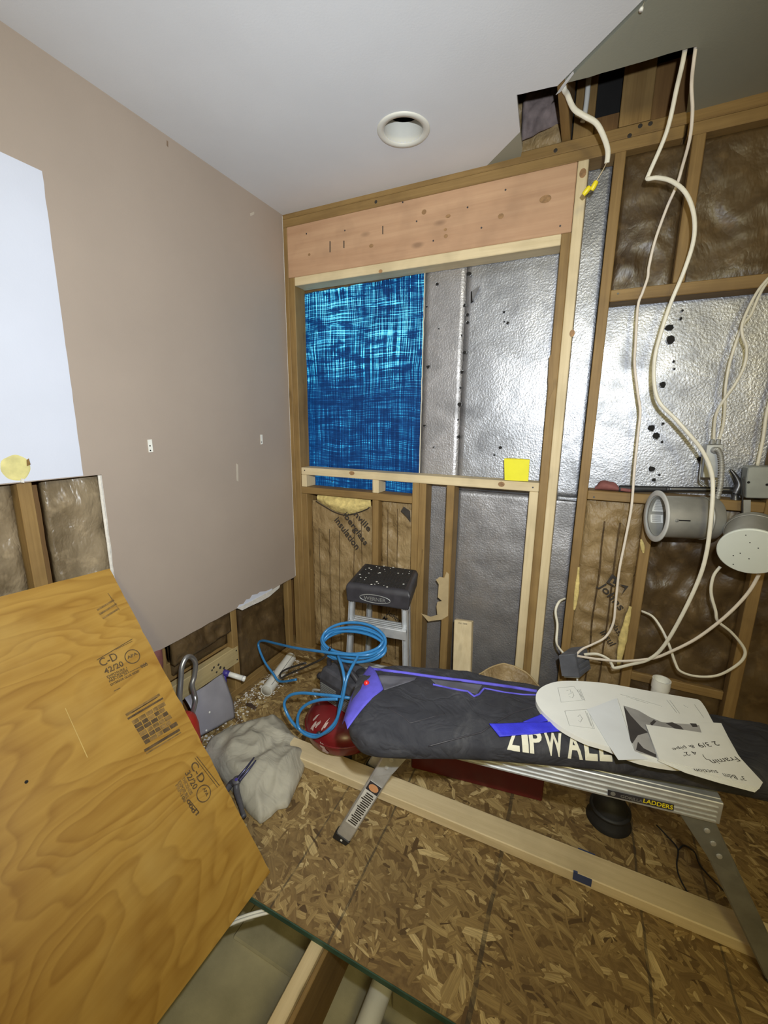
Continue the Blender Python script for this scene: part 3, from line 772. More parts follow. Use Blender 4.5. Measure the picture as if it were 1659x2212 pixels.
# big flap torn open near the top of the seam
c_ = at_y(1028, 634, D2 - 0.004)
MB().prism([c_ + V(q) for q in ((-0.018, 0, 0.012), (0.020, -0.006, 0.030), (0.012, -0.010, 0.004), (-0.010, -0.012, -0.034))], (0, -0.0015, 0)).build('torn_flap', MATS['foil'], wall_back)
MB().prism([c_ + V(q) for q in ((-0.024, 0.002, 0.010), (-0.016, 0.002, 0.014), (-0.010, 0.002, -0.034), (-0.022, 0.002, -0.038))], (0, -0.001, 0)).build('puncture', DARK, wall_back)
# seam tape strips
MB().sheet((1.40, D2 + 0.0005, 1.060), (0.09, 0, 0), (0, 0, 0.020), (0, -1, 0), 8, 3, 0.003, 22, 32, 0.002).build('seam_tape', MATS['foil'], wall_back, True)

def stud(x0, x1, z0, z1, m, nm='stud', y0=0.0, y1=D2):
    return box_part(nm, (x0, y0, z0), (x1, y1, z1), m('Z') if callable(m) else m, wall_back, 0.0025)
def rail(x0, x1, z0, z1, m, nm, y0=0.0, y1=D2):
    return box_part(nm, (x0, y0, z0), (x1, y1, z1), m('X') if callable(m) else m, wall_back, 0.0025)
TP = 2.355
rail(-0.10, 3.05, TP + 0.0385, TP + 0.076, old_wood, 'top_plate')
rail(-0.10, 1.690, TP, TP + 0.038, old_wood, 'top_plate')
rail(1.700, 3.05, TP, TP + 0.038, old_wood, 'top_plate')
rail(-0.10, 3.05, 0.0, 0.038, old_wood, 'bottom_plate')
rail(0.022, 1.3625, 2.120, TP - 0.0005, hdr_wood, 'header')
rail(0.060, 1.328, 2.079, 2.1195, new_wood, 'header_plate')
stud(-0.018, 0.0215, 0.0385, TP, old_wood)
stud(0.022, 0.0595, 0.0385, 2.1195, old_wood, 'trimmer_stud')
stud(1.3285, 1.3635, 0.0385, 2.1195, old_wood, 'trimmer_stud')
stud(1.364, 1.4015, 0.0385, TP, new_wood)
stud(1.485, 1.5215, 0.0385, TP, old_wood)
rail(0.064, 1.328, 1.105, 1.145, new_wood, 'sill')
stud(0.064, 0.098, 1.0365, 1.1045, new_wood, 'cripple_stud')
stud(0.512, 0.548, 1.0365, 1.1045, new_wood, 'cripple_stud')
rail(0.060, 0.7345, 0.9985, 1.036, old_wood, 'old_sill')
stud(0.060, 0.098, 0.0385, 0.998, old_wood, 'cripple_stud')
stud(0.512, 0.548, 0.0385, 0.998, old_wood, 'cripple_stud')
stud(0.735, 0.7715, 0.0385, 1.1045, old_wood)
stud(0.772, 0.808, 0.0385, 1.1045, old_wood)
stud(0.912, 0.950, 0.0385, 1.1045, old_wood)
stud(1.290, 1.328, 0.0385, 1.1045, new_wood)
# right bay
stud(1.718, 1.755, 1.898, TP, old_wood, 'cripple_stud')
rail(1.522, 3.05, 1.855, 1.897, old_wood, 'blocking')
rail(1.522, 2.102, 1.090, 1.128, old_wood, 'old_sill')
rail(2.142, 3.05, 1.090, 1.128, old_wood, 'old_sill')
stud(1.735, 1.772, 0.0385, 1.0895, old_wood, 'cripple_stud')
stud(2.1025, 2.141, 0.0385, 1.854, old_wood)
stud(2.50, 2.538, 1.129, 1.854, old_wood)
rail(1.7725, 2.102, 0.30, 0.338, old_wood, 'blocking', 0.03)
stud(2.95, 2.99, 0.0385, TP, old_wood)
def batt(x0, x1, z0, z1, y, amp, fr, sd, mt):
    return MB().sheet((x0, y, z0), (x1 - x0, 0, 0), (0, 0, z1 - z0), (0, -1, 0), max(8, int((x1 - x0) * 90)), max(8, int((z1 - z0) * 90)), amp, fr, sd, 0.02).build('insulation_batt', mt, wall_back, True)
batt(0.0985, 0.5115, 0.04, 0.955, 0.046, 0.022, 8, 41, MATS['kraft'])
batt(0.5485, 0.7345, 0.04, 0.997, 0.046, 0.030, 10, 42, MATS['kraft'])
batt(1.522, 1.7345, 0.04, 1.089, 0.040, 0.034, 9, 43, MATS['kraft'])
batt(1.7725, 2.102, 0.04, 1.089, 0.050, 0.034, 7, 44, MATS['brown_batt'])
batt(2.1415, 2.94, 0.04, 1.089, 0.050, 0.034, 7, 45, MATS['brown_batt'])
batt(1.522, 1.7175, 1.898, TP, 0.045, 0.018, 8, 46, MATS['brown_batt'])
batt(1.7555, 2.94, 1.898, TP, 0.045, 0.018, 7, 47, MATS['brown_batt'])
# stitch lines on the kraft facings
KB = [at_y(x, 1100, 0.02).x for x in (700, 726, 752, 790)]
mb = MB()
def on(x, z, y=0.024): return V((x, y, z))
def vline(xs, z0, z1, y, nm='print_line', w_=0.0016):
    MB().tube([on(x, z, y) for x, z in zip(xs, [z0 + (z1 - z0) * i / (len(xs) - 1) for i in range(len(xs))])], w_, 6).build(nm, STAMP, wall_back, True)
for x_ in (0.155, 0.225, 0.290, 0.385, 0.435):
    vline([x_ + 0.006 * noise.noise(V((x_ * 40, i * 0.6, 0))) for i in range(8)], 0.06, 0.80 + 0.08 * (x_ > .3), 0.030)
vline([0.650 + 0.004 * noise.noise(V((3, i * 0.6, 0))) for i in range(8)], 0.1, 0.96, 0.022)
vline([0.648 - 0.055 + 0.004 * noise.noise(V((5, i * 0.6, 0))) for i in range(8)], 0.1, 0.95, 0.024)
for x_ in (1.600, 1.655):
    vline([x_ + 0.005 * noise.noise(V((x_ * 40, i * 0.6, 0))) for i in range(9)], 0.1, 1.0, 0.014, w_=0.003)
# yellow fibreglass showing above the slumped batt
def arc(pts): return [at_y(x, y, 0.02) for x, y in pts]
lo_ = arc(((684, 1082), (700, 1092), (725, 1106), (748, 1112), (770, 1108), (792, 1100), (799, 1095)))
mb = MB(); n = 24
def low(u):
    s = u * (len(lo_) - 1); i = min(int(s), len(lo_) - 2); return lo_[i].lerp(lo_[i + 1], s - i)
def fl(s, t_):
    a = low(s); top = V((a.x, 0.02, 0.996)); q = a.lerp(top, t_)
    bul = math.sin(math.pi * min(1, t_ * 0.9 + 0.05)) * math.sin(math.pi * min(max(s, .03), .97)) ** 0.5
    return q + V((0, 0.016 - 0.034 * bul + 0.012 * noise.noise(q * 40), 0))
mb.grid(fl, 30, 12).build('fibreglass', FLUFF, wall_back, True)
MB().tube([p + V((0, -0.006, 0)) for p in lo_], 0.0025, 6).build('paper_edge', INK, wall_back, True)
# fibreglass strips squeezed out beside the right-hand studs
for pts, r in ((((1250, 1225), (1247, 1265), (1243, 1300), (1240, 1318)), 0.012), (((1362, 1310), (1350, 1360), (1342, 1400), (1335, 1440)), 0.020), (((1385, 1165), (1388, 1180), (1390, 1195)), 0.010)):
    MB().tube([at_y(x, y, -0.002) for x, y in pts], lambda u, r=r: r * 0.62 * (0.35 + math.sin(math.pi * min(max(u, .05), .95))) * (1 + .3 * noise.noise(V((u * 9, r * 99, 0)))), 8, flat=0.5, refn=(0, 1, 0)).build('fibreglass', FLUFF, wall_back, True)
# torn paper hanging on the middle stud
tp = [at_y(x, y, -0.001) for x, y in ((965, 1235), (970, 1240), (968, 1330), (955, 1338), (925, 1342), (910, 1325), (930, 1332), (945, 1328), (943, 1310), (945, 1300), (955, 1298), (946, 1290), (948, 1262), (942, 1252), (950, 1246), (960, 1248))]
MB().prism(tp, (0, -0.002, 0)).build('torn_paper', plain('tan_paper', (0.46, 0.35, 0.19), 0.8), wall_back)
MB().prism([at_y(x, y, -0.002) for x, y in ((904, 1240), (912, 1186), (914, 1188), (907, 1245))], (0, -0.004, 0)).build('splinter', OLD and old_wood('Z'), wall_back)
MB().prism([at_y(x, y, -0.001) for x, y in ((1187, 770), (1192, 765), (1196, 840), (1186, 862), (1184, 820))], (0, -0.004, 0)).build('splinter', old_wood('Z'), wall_back)
# printing on the kraft paper
def lettering(nm, s, p, q, hpx, y, mat, parent, bold=0.012):
    a = at_y(*p, y); b = at_y(*q, y); xd = (b - a); wd = xd.length; xd.normalize()
    yd = V((-xd.z, 0, xd.x))
    return text(nm, s, a, xd, yd, wd, hpx, mat, parent, bold)
lettering('lettering', 'insulation', (722, 1124), (769, 1188), 0.040, 0.010, INK, wall_back)
lettering('lettering', 'iberglass', (738, 1115), (785, 1181), 0.046, 0.010, INK, wall_back)
lettering('lettering', 'nville', (764, 1112), (796, 1149), 0.034, 0.010, INK, wall_back)
lettering('lettering', 'Johns', (1287, 1268), (1334, 1322), 0.042, 0.000, INK, wall_back)
lettering('lettering', 'insul', (1296, 1366), (1318, 1396), 0.030, 0.000, INK, wall_back)
lettering('lettering', 'glass', (1316, 1350), (1334, 1376), 0.028, 0.000, INK, wall_back)
# emblem: dark slanted block with a pale stroke
for ps in (((1310, 1258), (1322, 1240), (1340, 1252), (1328, 1268)), ((1338, 1262), (1358, 1266), (1342, 1286), (1350, 1270))):
    MB().prism([at_y(x, y, 0.0) for x, y in ps], (0, -0.001, 0)).build('emblem', INK, wall_back)
MB().prism([at_y(x, y, -0.002) for x, y in ((1317, 1258), (1324, 1249), (1327, 1252), (1323, 1260), (1330, 1262), (1328, 1266))], (0, -0.001, 0)).build('emblem', MATS['kraft'], wall_back)
MB().prism([at_y(x, y, 0.008) for x, y in ((866, 1104), (872, 1094), (886, 1104), (887, 1128), (878, 1116))], (0, -0.001, 0)).build('emblem', INK, wall_back)
for px, py in ((868, 1352), (850, 1340), (836, 1336)):
    pass
lettering('lettering', 'Johns', (834, 1327), (862, 1348), 0.034, 0.008, INK, wall_back)
lettering('lettering', 'Manv', (826, 1336), (848, 1356), 0.026, 0.008, INK, wall_back)
# knots and nail heads on the faces of the new lumber
KNOT = plain('knot_wood', (0.30, 0.17, 0.075), 0.7, 0, 0.35, 60)
for px, py, ra, rb in ((760, 1022, .016, .011), (1083, 1046, .015, .012), (1236, 720, .010, .014), (1259, 374, .012, .016), (822, 586, .010, .008), (802, 531, .011, .008), (916, 458, .011, .010), (1082, 467, .012, .010), (963, 510, .009, .008), (968, 467, .011, .007), (1178, 430, .022, .014), (668, 550, .007, .006), (962, 496, .007, .006)):
    c_ = at_y(px, py, -0.0002)
    MB().prism([c_ + V((ra * math.cos(a), 0, rb * math.sin(a))) for a in [i * math.pi / 6 for i in range(12)]], (0, -0.0006, 0)).build('knot', KNOT, wall_back)
for px, py in ((658, 1016), (1151, 1053), (718, 1040), (1283, 1074), (1335, 634), (870, 437), (1092, 410), (745, 498), (900, 478), (1010, 448), (1040, 492), (1210, 488), (936, 520), (662, 505)):
    MB().lathe([(.0038, 0), (.0034, .0012)], at_y(px, py, 0.0), (0, -1, 0), 8).build('nail_head', STEEL, wall_back)
for px, py in ((1383, 272), (1405, 267), (1360, 293), (1200, 325), (812, 436)):
    MB().lathe([(.0075, 0), (.006, .0008)], at_y(px, py, 0.0), (0, -1, 0), 8).build('nail_hole', INK, wall_back)
# pencil ticks on the header
for x0, z0, z1 in ((712, 521, 545), (742, 520, 536), (826, 488, 506)):
    MB().prism([at_y(x0, z0, 0.0), at_y(x0 + 2, z0, 0.0), at_y(x0 + 2, z1, 0.0), at_y(x0, z1, 0.0)], (0, -0.0006, 0)).build('pencil_tick', INK, wall_back)

# ---------------------------------------------------------------- walls outside the picture
structure(MB().box((3.05, -3.5, -0.6), (3.1, 0.1, 2.95)).build('wall_right', MATS['tan_paint']))
structure(MB().box((-0.12, -3.5, -0.6), (3.1, -3.45, 2.95)).build('wall_front', MATS['tan_paint']))

# ================================================================== THINGS
# ---------------------------------------------------------------- tarpaulin over the window hole
mb = MB()
def tf(s, t_):
    x = -0.03 + 0.80 * s; z = 0.955 + 1.165 * t_
    ztop = 0.012 * noise.noise(V((x * 30, 0, 5))) * (t_ > 0.98)
    return V((x, 0.1255 + 0.006 * noise.noise(V((x * 3, 4.0, z * 4))) + 0.0025 * noise.noise(V((x * 12, 1, z * 10))), z + ztop))
mb.grid(tf, 60, 70)
tag(mb.build('tarpaulin', MATS['tarp'], smooth=True), 'blue woven tarpaulin hung outside the hole in the back wall', 'tarpaulin')

# ---------------------------------------------------------------- recessed ceiling light
lc = V((lens_c[0], lens_c[1], CEIL))
t = thing('recessed_light', 'round white recessed light set in the flat ceiling', 'ceiling light', lc)
MB().lathe([(0.070, 0.001), (0.072, -0.004), (0.090, -0.005), (0.094, -0.001), (0.094, 0.0)], lc, (0, 0, 1), 48, False, False).build('trim_ring', TRIMW, t, True)
MB().lathe([(0.070, 0.0), (0.069, 0.02), (0.067, 0.064)], lc, (0, 0, 1), 40, False, False).build('baffle', TRIMW, t, True)
MB().lathe([(0.067, 0.064), (0.080, 0.066), (0.080, 0.16)], lc, (0, 0, 1), 32, False, True).build('socket_plate', DARK, t)

# ---------------------------------------------------------------- yellow notes on the sill
def B3(px, py, y): return at_y(px, py, y)
c0 = at_y(1090, 1037, 0.006); c1 = at_y(1141, 1040, 0.006); c2 = at_y(1144, 993, 0.012); c3 = at_y(1089, 991, 0.012)
t = thing('sticky_note_pad', 'bright yellow square note pad standing on the new sill', 'note pad', (c0 + c1) / 2)
MB().prism([c0, c1, c2, c3], (0, 0.006, 0.0015)).build('note_sheets', NOTE, t)
MB().prism([c3 + V((0.002, -0.0025, 0)), c2 + V((-0.004, -0.0025, 0)), c2 + V((-0.03, -0.004, 0.0025)), c3 + V((0.012, -0.006, 0.004))], (0, 0.002, 0)).build('curled_edge', YEL, t)

# ---------------------------------------------------------------- white hanger plates on the tan wall
for nm, quad, holes, lab in (
        ('picture_hanger', ((318, 950), (327, 949), (330, 976), (321, 977)), ((324, 963), (325, 973)), 'larger white slotted hanger plate in the middle of the tan wall'),
        ('picture_hanger', ((562, 939), (566, 939), (567, 959), (563, 960)), ((565, 955),), 'narrow white hanger plate on the tan wall near the corner')):
    p = [at_x(x, y, 0.0005) for x, y in quad]
    t = thing(nm, lab, 'hanger', p[3], 'hanger plates on the tan wall')
    MB().prism(p, (0.0025, 0, 0)).build('plate', WPVC, t)
    for h in holes:
        MB().lathe([(0.003, 0), (0.003, 0.0004)], at_x(h[0], h[1], 0.0034), (1, 0, 0), 8).build('screw_hole', DARK, t)

# ---------------------------------------------------------------- loose lumber
t = thing('floor_board', 'long pale two-by-four lying flat across the chipboard floor', 'board', (1.3, -0.69, 0.0))
MB().box((0.44, -0.736, 0.001), (2.95, -0.648, 0.039)).build('plank', new_wood('X'), t, bevel=0.003)
MB().box((1.588, -0.7375, 0.012), (1.640, -0.7363, 0.0398)).build('tape_strip', BTAPE, t)
MB().box((1.588, -0.7375, 0.0391), (1.600, -0.730, 0.0400)).build('tape_strip', BTAPE, t)
MB().box((1.600, -0.6478, 0.010), (1.650, -0.6464, 0.0398)).build('tape_strip', BTAPE, t)
MB().box((1.600, -0.6464, 0.0002), (1.655, -0.632, 0.0012)).build('tape_strip', BTAPE, t)
a = at_y(975, 1349, -0.03); b = at_y(1014, 1350, -0.03)
t = thing('lumber_offcut', 'short pale two-by-four offcut leaning upright against the foil board', 'board', (1.06, -0.11, 0.0))
top = (a + b) / 2
mb = MB().obox((0, 0, 0), (0.044, 0, 0), (0, 0.019, 0), (0, 0, 0.222))
R = Matrix.Rotation(math.radians(-5), 3, 'Y') @ Matrix.Rotation(math.radians(-14), 3, 'X')
mb.v = [R @ q + V((1.052, -0.070, 0.224)) for q in mb.v]
zmin = min(q.z for q in mb.v); mb.v = [q - V((0, 0, zmin - 0.001)) for q in mb.v]
tt_ = max(mb.v, key=lambda q: q.z)
mb.build('plank', new_wood('Z'), t, bevel=0.0025)
cc = R @ V((0.0, -0.0195, 0.205)) + V((1.052, -0.070, 0.224 - zmin + 0.001))
text('end_mark', 'N1100', cc - R @ V((0.02, 0, 0)), R @ V((1, 0, 0)), R @ V((0, 0, 1)), 0.042, 0.008, INK, t, lift=0.0006)

# ---------------------------------------------------------------- plywood sheet leaning on the left wall
A = V((0.024, -1.076, 0.887)); Bq = V((0.722, -1.122, 0.004))
dn = (Bq - A).normalized(); al = V((0.024, -1.0, 0.0)); al = (al - dn * al.dot(dn)).normalized()
nr = al.cross(dn).normalized()
if nr.x < 0: nr = -nr
Lh = (Bq - A).length; Ln = 1.65
t = thing('plywood_sheet', 'large orange-yellow plywood sheet with ink stamps leaning on the left wall', 'plywood', (0.72, -1.9, 0.0))
mb = MB()
ed = []
n = 40
for i in range(n + 1): ed.append((i / n * Lh, 0.0035 * noise.noise(V((i * 0.6, 9, 0)))))
outl2 = [(u, w_) for u, w_ in ed] + [(Lh, Ln), (0, Ln)]
topw = [(0.004 * noise.noise(V((i * 0.8, 4, 2))), Ln - i / 30 * Ln) for i in range(1, 30)]
outl2 += topw
mb.slab(outl2, [], lambda u, w_: A + dn * u + al * w_, lambda u, w_: A + dn * u + al * w_ - nr * 0.018)
ply = mb.build('panel', MATS['ply'], t)
def onply(px, py, lift=0.0008): return at_p(px, py, A + nr * lift, nr)
upv = -dn; rightv = -al
def ptext(s, p, q, h, xd, yd, bold=0.0, m=STAMP):
    a = onply(*p); wd = abs((onply(*q) - a).dot(V(xd).normalized()))
    return text('stamp', s, a, xd, yd, wd, h, m, t, bold)
def pbar(p, q, wdt, m=STAMP):
    a = onply(*p); b = onply(*q); return MB().bar(a, b, nr.cross(b - a), wdt, 0.0006).build('stamp', m, t)
def pring(c, r, m=STAMP):
    c = onply(*c); MB().tube([c + upv * (r * math.cos(k * math.pi / 14)) + rightv * (r * math.sin(k * math.pi / 14)) for k in range(28)], 0.0016, 5, closed=True, smooth=False, flat=0.4, refn=nr).build('stamp', m, t)
def pquad(pts, m=STAMP2):
    MB().prism([onply(*p, 0.0002) for p in pts], nr * 0.0006).build('stamp', m, t)
# stamp one
pbar((209, 1426), (286, 1380), 0.0022); pbar((250, 1403), (286, 1385), 0.0016)
ptext('C-D', (219, 1441), (256, 1423), 0.026, rightv, upv, 0.01)
pring((286, 1418), 0.0225); ptext('APA', (276, 1424), (297, 1412), 0.010, rightv, upv, 0.03)
ptext('42/20', (228, 1457), (268, 1437), 0.018, rightv, upv, 0.02)
for k, (p, q) in enumerate((((232, 1465), (275, 1444)), ((235, 1470), (277, 1449)), ((237, 1475), (279, 1454)), ((240, 1482), (302, 1452)))):
    ptext(('EXPOSURE 1', 'THICKNESS', 'PRP-108 261', 'EXTERIOR GLUE SIZED')[k], p, q, 0.007, rightv, upv, 0.03)
pbar((280, 1452), (316, 1434), 0.0016); ptext('000', (306, 1444), (320, 1437), 0.012, rightv, upv, 0.03); pbar((246, 1493), (260, 1486), 0.002)
# stamp two: block of smeared bars
for p, q, wd, m in (((272, 1545), (345, 1500), .008, STAMP2), ((276, 1553), (352, 1508), .006, STAMP), ((312, 1622), (388, 1576), .008, STAMP), ((316, 1628), (391, 1582), .004, STAMP2), ((284, 1540), (340, 1506), .003, STAMP)):
    pbar(p, q, wd, m)
rnd = random.Random(5)
for r_ in range(6):
    u0 = 0.0
    for c_ in range(5):
        L_ = 0.13 + 0.09 * rnd.random(); x0 = 284 + r_ * 5.2 + u0 * 75; y0 = 1558 + r_ * 8.6 - u0 * 45
        x1 = x0 + L_ * 75 * 0.92; y1 = y0 - L_ * 45 * 0.92
        pquad(((x0, y0), (x1, y1), (x1 + 4.4, y1 + 7.4), (x0 + 4.4, y0 + 7.4)), STAMP if rnd.random() < .35 else STAMP2)
        u0 += L_ * 1.03
        if u0 > 0.9: break
# stamp three, turned a quarter
pbar((425, 1634), (474, 1697), 0.0020); pbar((421, 1637), (470, 1701), 0.0016)
ptext('C-D', (410, 1653), (441, 1686), 0.024, dn, rightv, 0.01)
ptext('32/20', (399, 1671), (424, 1702), 0.018, dn, rightv, 0.02)
pring((440, 1714), 0.0225); ptext('APA', (437, 1704), (445, 1722), 0.010, dn, rightv, 0.03)
for k, (p, q, h) in enumerate((((392, 1682), (416, 1714), 0.010), ((384, 1690), (408, 1722), 0.010), ((378, 1697), (402, 1730), 0.010))):
    ptext(('THICKNESS', 'EXPOSURE', 'PRP-108')[k], p, q, h, dn, rightv, 0.05, STAMP2)
pbar((409, 1728), (430, 1755), 0.0022); ptext('000', (402, 1730), (420, 1756), 0.010, dn, rightv, 0.04); ptext('11', (418, 1752), (424, 1762), 0.012, dn, rightv, 0.05)
# faint stamp near the top edge
for p, q in (((210, 1318), (246, 1296)), ((215, 1327), (252, 1304)), ((222, 1336), (257, 1314))): pbar(p, q, 0.006, STAMP2)
pbar((233, 1281), (258, 1318), 0.0025, STAMP2)
# scraped streak and small knot
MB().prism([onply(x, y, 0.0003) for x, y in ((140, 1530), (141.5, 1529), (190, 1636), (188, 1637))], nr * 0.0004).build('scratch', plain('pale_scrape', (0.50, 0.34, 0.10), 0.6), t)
MB().lathe([(0.004, 0), (0.004, 0.0005)], onply(57, 1689), nr, 8).build('knot_hole', DARK, t)

# ---------------------------------------------------------------- folding work platform
pc = V((1.437, -0.703, 0)); yw = math.radians(7.5)
ex = V((math.cos(yw), math.sin(yw), 0)); ey = V((-math.sin(yw), math.cos(yw), 0)); ez = V((0, 0, 1))
def pl(x, y, z): return pc + ex * x + ey * y + ez * z
t = thing('work_platform', 'folding aluminium work platform with splayed legs, standing on the chipboard floor', 'work platform', pc)
HX, HY, TZ = 0.427, 0.160, 0.50
for i in range(7):      # ribbed deck extrusions
    y0 = -HY + 0.010 + i * (2 * HY - 0.02) / 7; w_ = (2 * HY - 0.02) / 7
    MB().obox(pl(0, y0 + w_ / 2, TZ - 0.008), ex * HX, ey * (w_ / 2 - 0.002), ez * 0.007).build('deck_plank', ALU, t, bevel=0.0015)
for sgn in (-1, 1):     # side rails with grooves
    rl = MB().obox(pl(0, sgn * (HY - 0.004), TZ - 0.032), ex * HX, ey * 0.006, ez * 0.031).build('side_rail', ALU, t, bevel=0.002)
    for gz in (0.016, 0.030, 0.044, 0.056):
        MB().obox(pl(0, sgn * (HY + 0.0035), TZ - gz), ex * (HX - 0.01), ey * 0.0015, ez * 0.0022).build('rail_ridge', ALU, rl)
MB().obox(pl(-HX + 0.008, 0, TZ - 0.030), ex * 0.008, ey * (HY - 0.012), ez * 0.022).build('end_rail', ALU, t, bevel=0.002)
MB().obox(pl(HX - 0.008, 0, TZ - 0.030), ex * 0.008, ey * (HY - 0.012), ez * 0.022).build('end_rail', ALU, t, bevel=0.002)
for sx_ in (-1, 1):
    for sy_ in (-1, 1):
        p0 = pl(sx_ * (HX - 0.045), sy_ * (HY - 0.022), TZ - 0.048); p1 = pl(sx_ * (HX + 0.168 if sx_ < 0 else HX + 0.20), sy_ * (HY - 0.004), 0.0)
        d = (p1 - p0).normalized(); p1b = p1 - d * (0.028 / abs(d.z))
        leg = MB().bar(p0, p1b, ey, 0.026, 0.052).build('leg', ALU_DK if sx_ > 0 else ALU, t, bevel=0.004)
        ft = MB().bar(p1b - d * 0.004, p1 + V((0, 0, 0.0035)), ey, 0.030, 0.056)
        zl = 0.0
        ft.v = [V((q.x, q.y, max(q.z, 0.0))) for q in ft.v]
        ftm = ft.build('foot', BLKR, leg, bevel=0.003)
        g0 = pl(sx_ * (HX - 0.085), sy_ * (HY - 0.020), TZ - 0.062)
        gp = [p0 + ez * 0.01, g0, p0.lerp(p1, 0.28) + (-ex * sx_) * 0.028, p0.lerp(p1, 0.34) + ex * sx_ * 0.022, p0 + ex * sx_ * 0.03]
        MB().prism([q + ey * sy_ * 0.012 for q in gp], ey * sy_ * 0.004).build('gusset', ALU_DK if sx_ > 0 else ALU, t)
        for k in (0.10, 0.17, 0.24):
            MB().lathe([(0.007, 0), (0.006, 0.003), (0.0, 0.004)], p0.lerp(p1, k) + ey * sy_ * 0.0165, ey * sy_, 10).build('rivet', ALU, t)
        if sx_ < 0 and sy_ < 0:     # warning label on the near left leg
            fn_ = ey.cross(d).normalized()
            if fn_.dot(CAM - p0) < 0: fn_ = -fn_
            nn = -ey
            def lp(u, w_, e=0.0): return p0.lerp(p1, u) + fn_ * w_ + nn * (0.0134 + e)
            MB().prism([lp(.40, -.021), lp(.40, .021), lp(.80, .021), lp(.80, -.021)], nn * 0.0006).build('warning_label', plain('label_grey', (0.62, 0.61, 0.58), 0.5), leg)
            MB().prism([lp(.40, -.021, .0007), lp(.40, .021, .0007), lp(.475, .021, .0007), lp(.475, -.021, .0007)], nn * 0.0005).build('warning_label', BLKP, leg)
            MB().prism([lp(.4375, 0, .0013) + d * (0.014 * math.cos(k * .5236)) + fn_ * (0.017 * math.sin(k * .5236)) for k in range(12)], nn * 0.0004).build('warning_label', plain('label_orange', (0.62, 0.30, 0.14), 0.5), leg)
            for r_ in range(16):
                u = .495 + r_ * .0185; a0 = -.018 + .006 * rnd.random(); a1 = .018 - .008 * rnd.random()
                MB().prism([lp(u, a0, .0007), lp(u, a1, .0007), lp(u + .010, a1, .0007), lp(u + .010, a0, .0007)], nn * 0.0004).build('label_text', INK, leg)
            MB().lathe([(0.004, 0), (0.004, 0.001)], lp(0.955, 0, .002), nn, 10).build('rivet', WPVC, leg)
# maker's plate on the near rail
def rp(px, py): return at_p(px, py, pl(0, -HY - 0.0062, 0), -ey)
MB().prism([rp(1313, 1706), rp(1456, 1738), rp(1455, 1751), rp(1313, 1718)], -ey * 0.0008).build('brand_plate', BLKP, t)
q0 = rp(1389, 1733); text('lettering', 'LADDERS', q0 - ey * 0.001, ex, ez, (rp(1453, 1748) - q0).dot(ex), 0.0125, YEL, t, 0.02)
q0 = rp(1340, 1722); text('lettering', 'GORILLA', q0 - ey * 0.001, ex, ez, (rp(1388, 1733) - q0).dot(ex), 0.009, BOXG, t, 0.02)
q0 = rp(1324, 1714); MB().lathe([(0.006, 0), (0.006, 0.0006)], q0 - ey * 0.001, -ey, 12).build('lettering', BOXG, t)

# ---------------------------------------------------------------- bag of wall poles lying on the platform
t = thing('tool_bag', 'long dark zipped fabric bag with violet trim and white lettering on the platform', 'bag', (1.45, -0.8, 0.50))
ST = [  # front xy, back xy, top z, bottom z
    ((0.955, -1.030), (0.895, -0.845), 0.585, 0.545), ((1.000, -1.075), (0.925, -0.785), 0.598, 0.516), ((1.075, -1.082), (0.985, -0.735), 0.606, 0.5045), ((1.285, -0.985), (1.180, -0.665), 0.600, 0.5025),
    ((1.460, -0.915), (1.430, -0.630), 0.594, 0.5025), ((1.630, -0.858), (1.620, -0.600), 0.592, 0.5025), ((1.90, -0.800), (1.90, -0.545), 0.590, 0.5025), ((2.08, -0.775), (2.10, -0.520), 0.580, 0.5025), ((2.15, -0.75), (2.155, -0.56), 0.565, 0.515)]
def stn(s):
    u = s * (len(ST) - 1); i = min(int(u), len(ST) - 2); f_ = u - i
    def cr(k):
        def g(j): return ST[min(max(j, 0), len(ST) - 1)][k]
        out = []
        p0, p1, p2, p3 = g(i - 1), g(i), g(i + 1), g(i + 2)
        if isinstance(p1, (int, float)): p0, p1, p2, p3 = (p0,), (p1,), (p2,), (p3,)
        for a, b, c, d in zip(p0, p1, p2, p3):
            out.append(0.5 * (2 * b + (c - a) * f_ + (2 * a - 5 * b + 4 * c - d) * f_ * f_ + (3 * b - a - 3 * c + d) * f_ ** 3))
        return out
    F_, K_, zt, zb = cr(0), cr(1), cr(2)[0], cr(3)[0]
    return V((F_[0], F_[1], 0)), V((K_[0], K_[1], 0)), zt, zb
def bagpt(s, th, grow=0.0):
    F_, K_, zt, zb = stn(s)
    c, s_ = math.cos(th), math.sin(th)
    e = lambda q, p: math.copysign(abs(q) ** p, q)
    m = (F_ + K_) / 2; hw = (K_ - F_) / 2; hz = (zt - zb) / 2
    q = m + hw * e(c, 0.72) + V((0, 0, (zt + zb) / 2 + hz * e(s_, 0.62)))
    k = 1.0 if s_ > 0 else 0.0
    fold = 0.015 * noise.noise(V((q.x * 7, q.y * 9, 2.0))) + 0.012 * (1 - 2 * abs(noise.noise(V((q.x * 9 + 3, q.y * 13, 5.0))))) + 0.006 * noise.noise(V((q.x * 26, q.y * 30, 1.0)))
    out = (hw.normalized() * c + V((0, 0, s_))).normalized()
    q = q + V((0, 0, k * fold * abs(s_))) + out * grow
    if q.x > 1.36: q.z = min(q.z, 0.6015)      # pressed flat under the lid
    return q
mb = MB(); NS, NT_ = 150, 60
for i in range(NS + 1):
    for j in range(NT_): mb.v.append(bagpt(i / NS, 2 * math.pi * j / NT_))
for i in range(NS):
    for j in range(NT_):
        mb.f.append((i * NT_ + j, i * NT_ + (j + 1) % NT_, (i + 1) * NT_ + (j + 1) % NT_, (i + 1) * NT_ + j))
mb.f.append(tuple(range(NT_))); mb.f.append(tuple(NS * NT_ + j for j in range(NT_)))
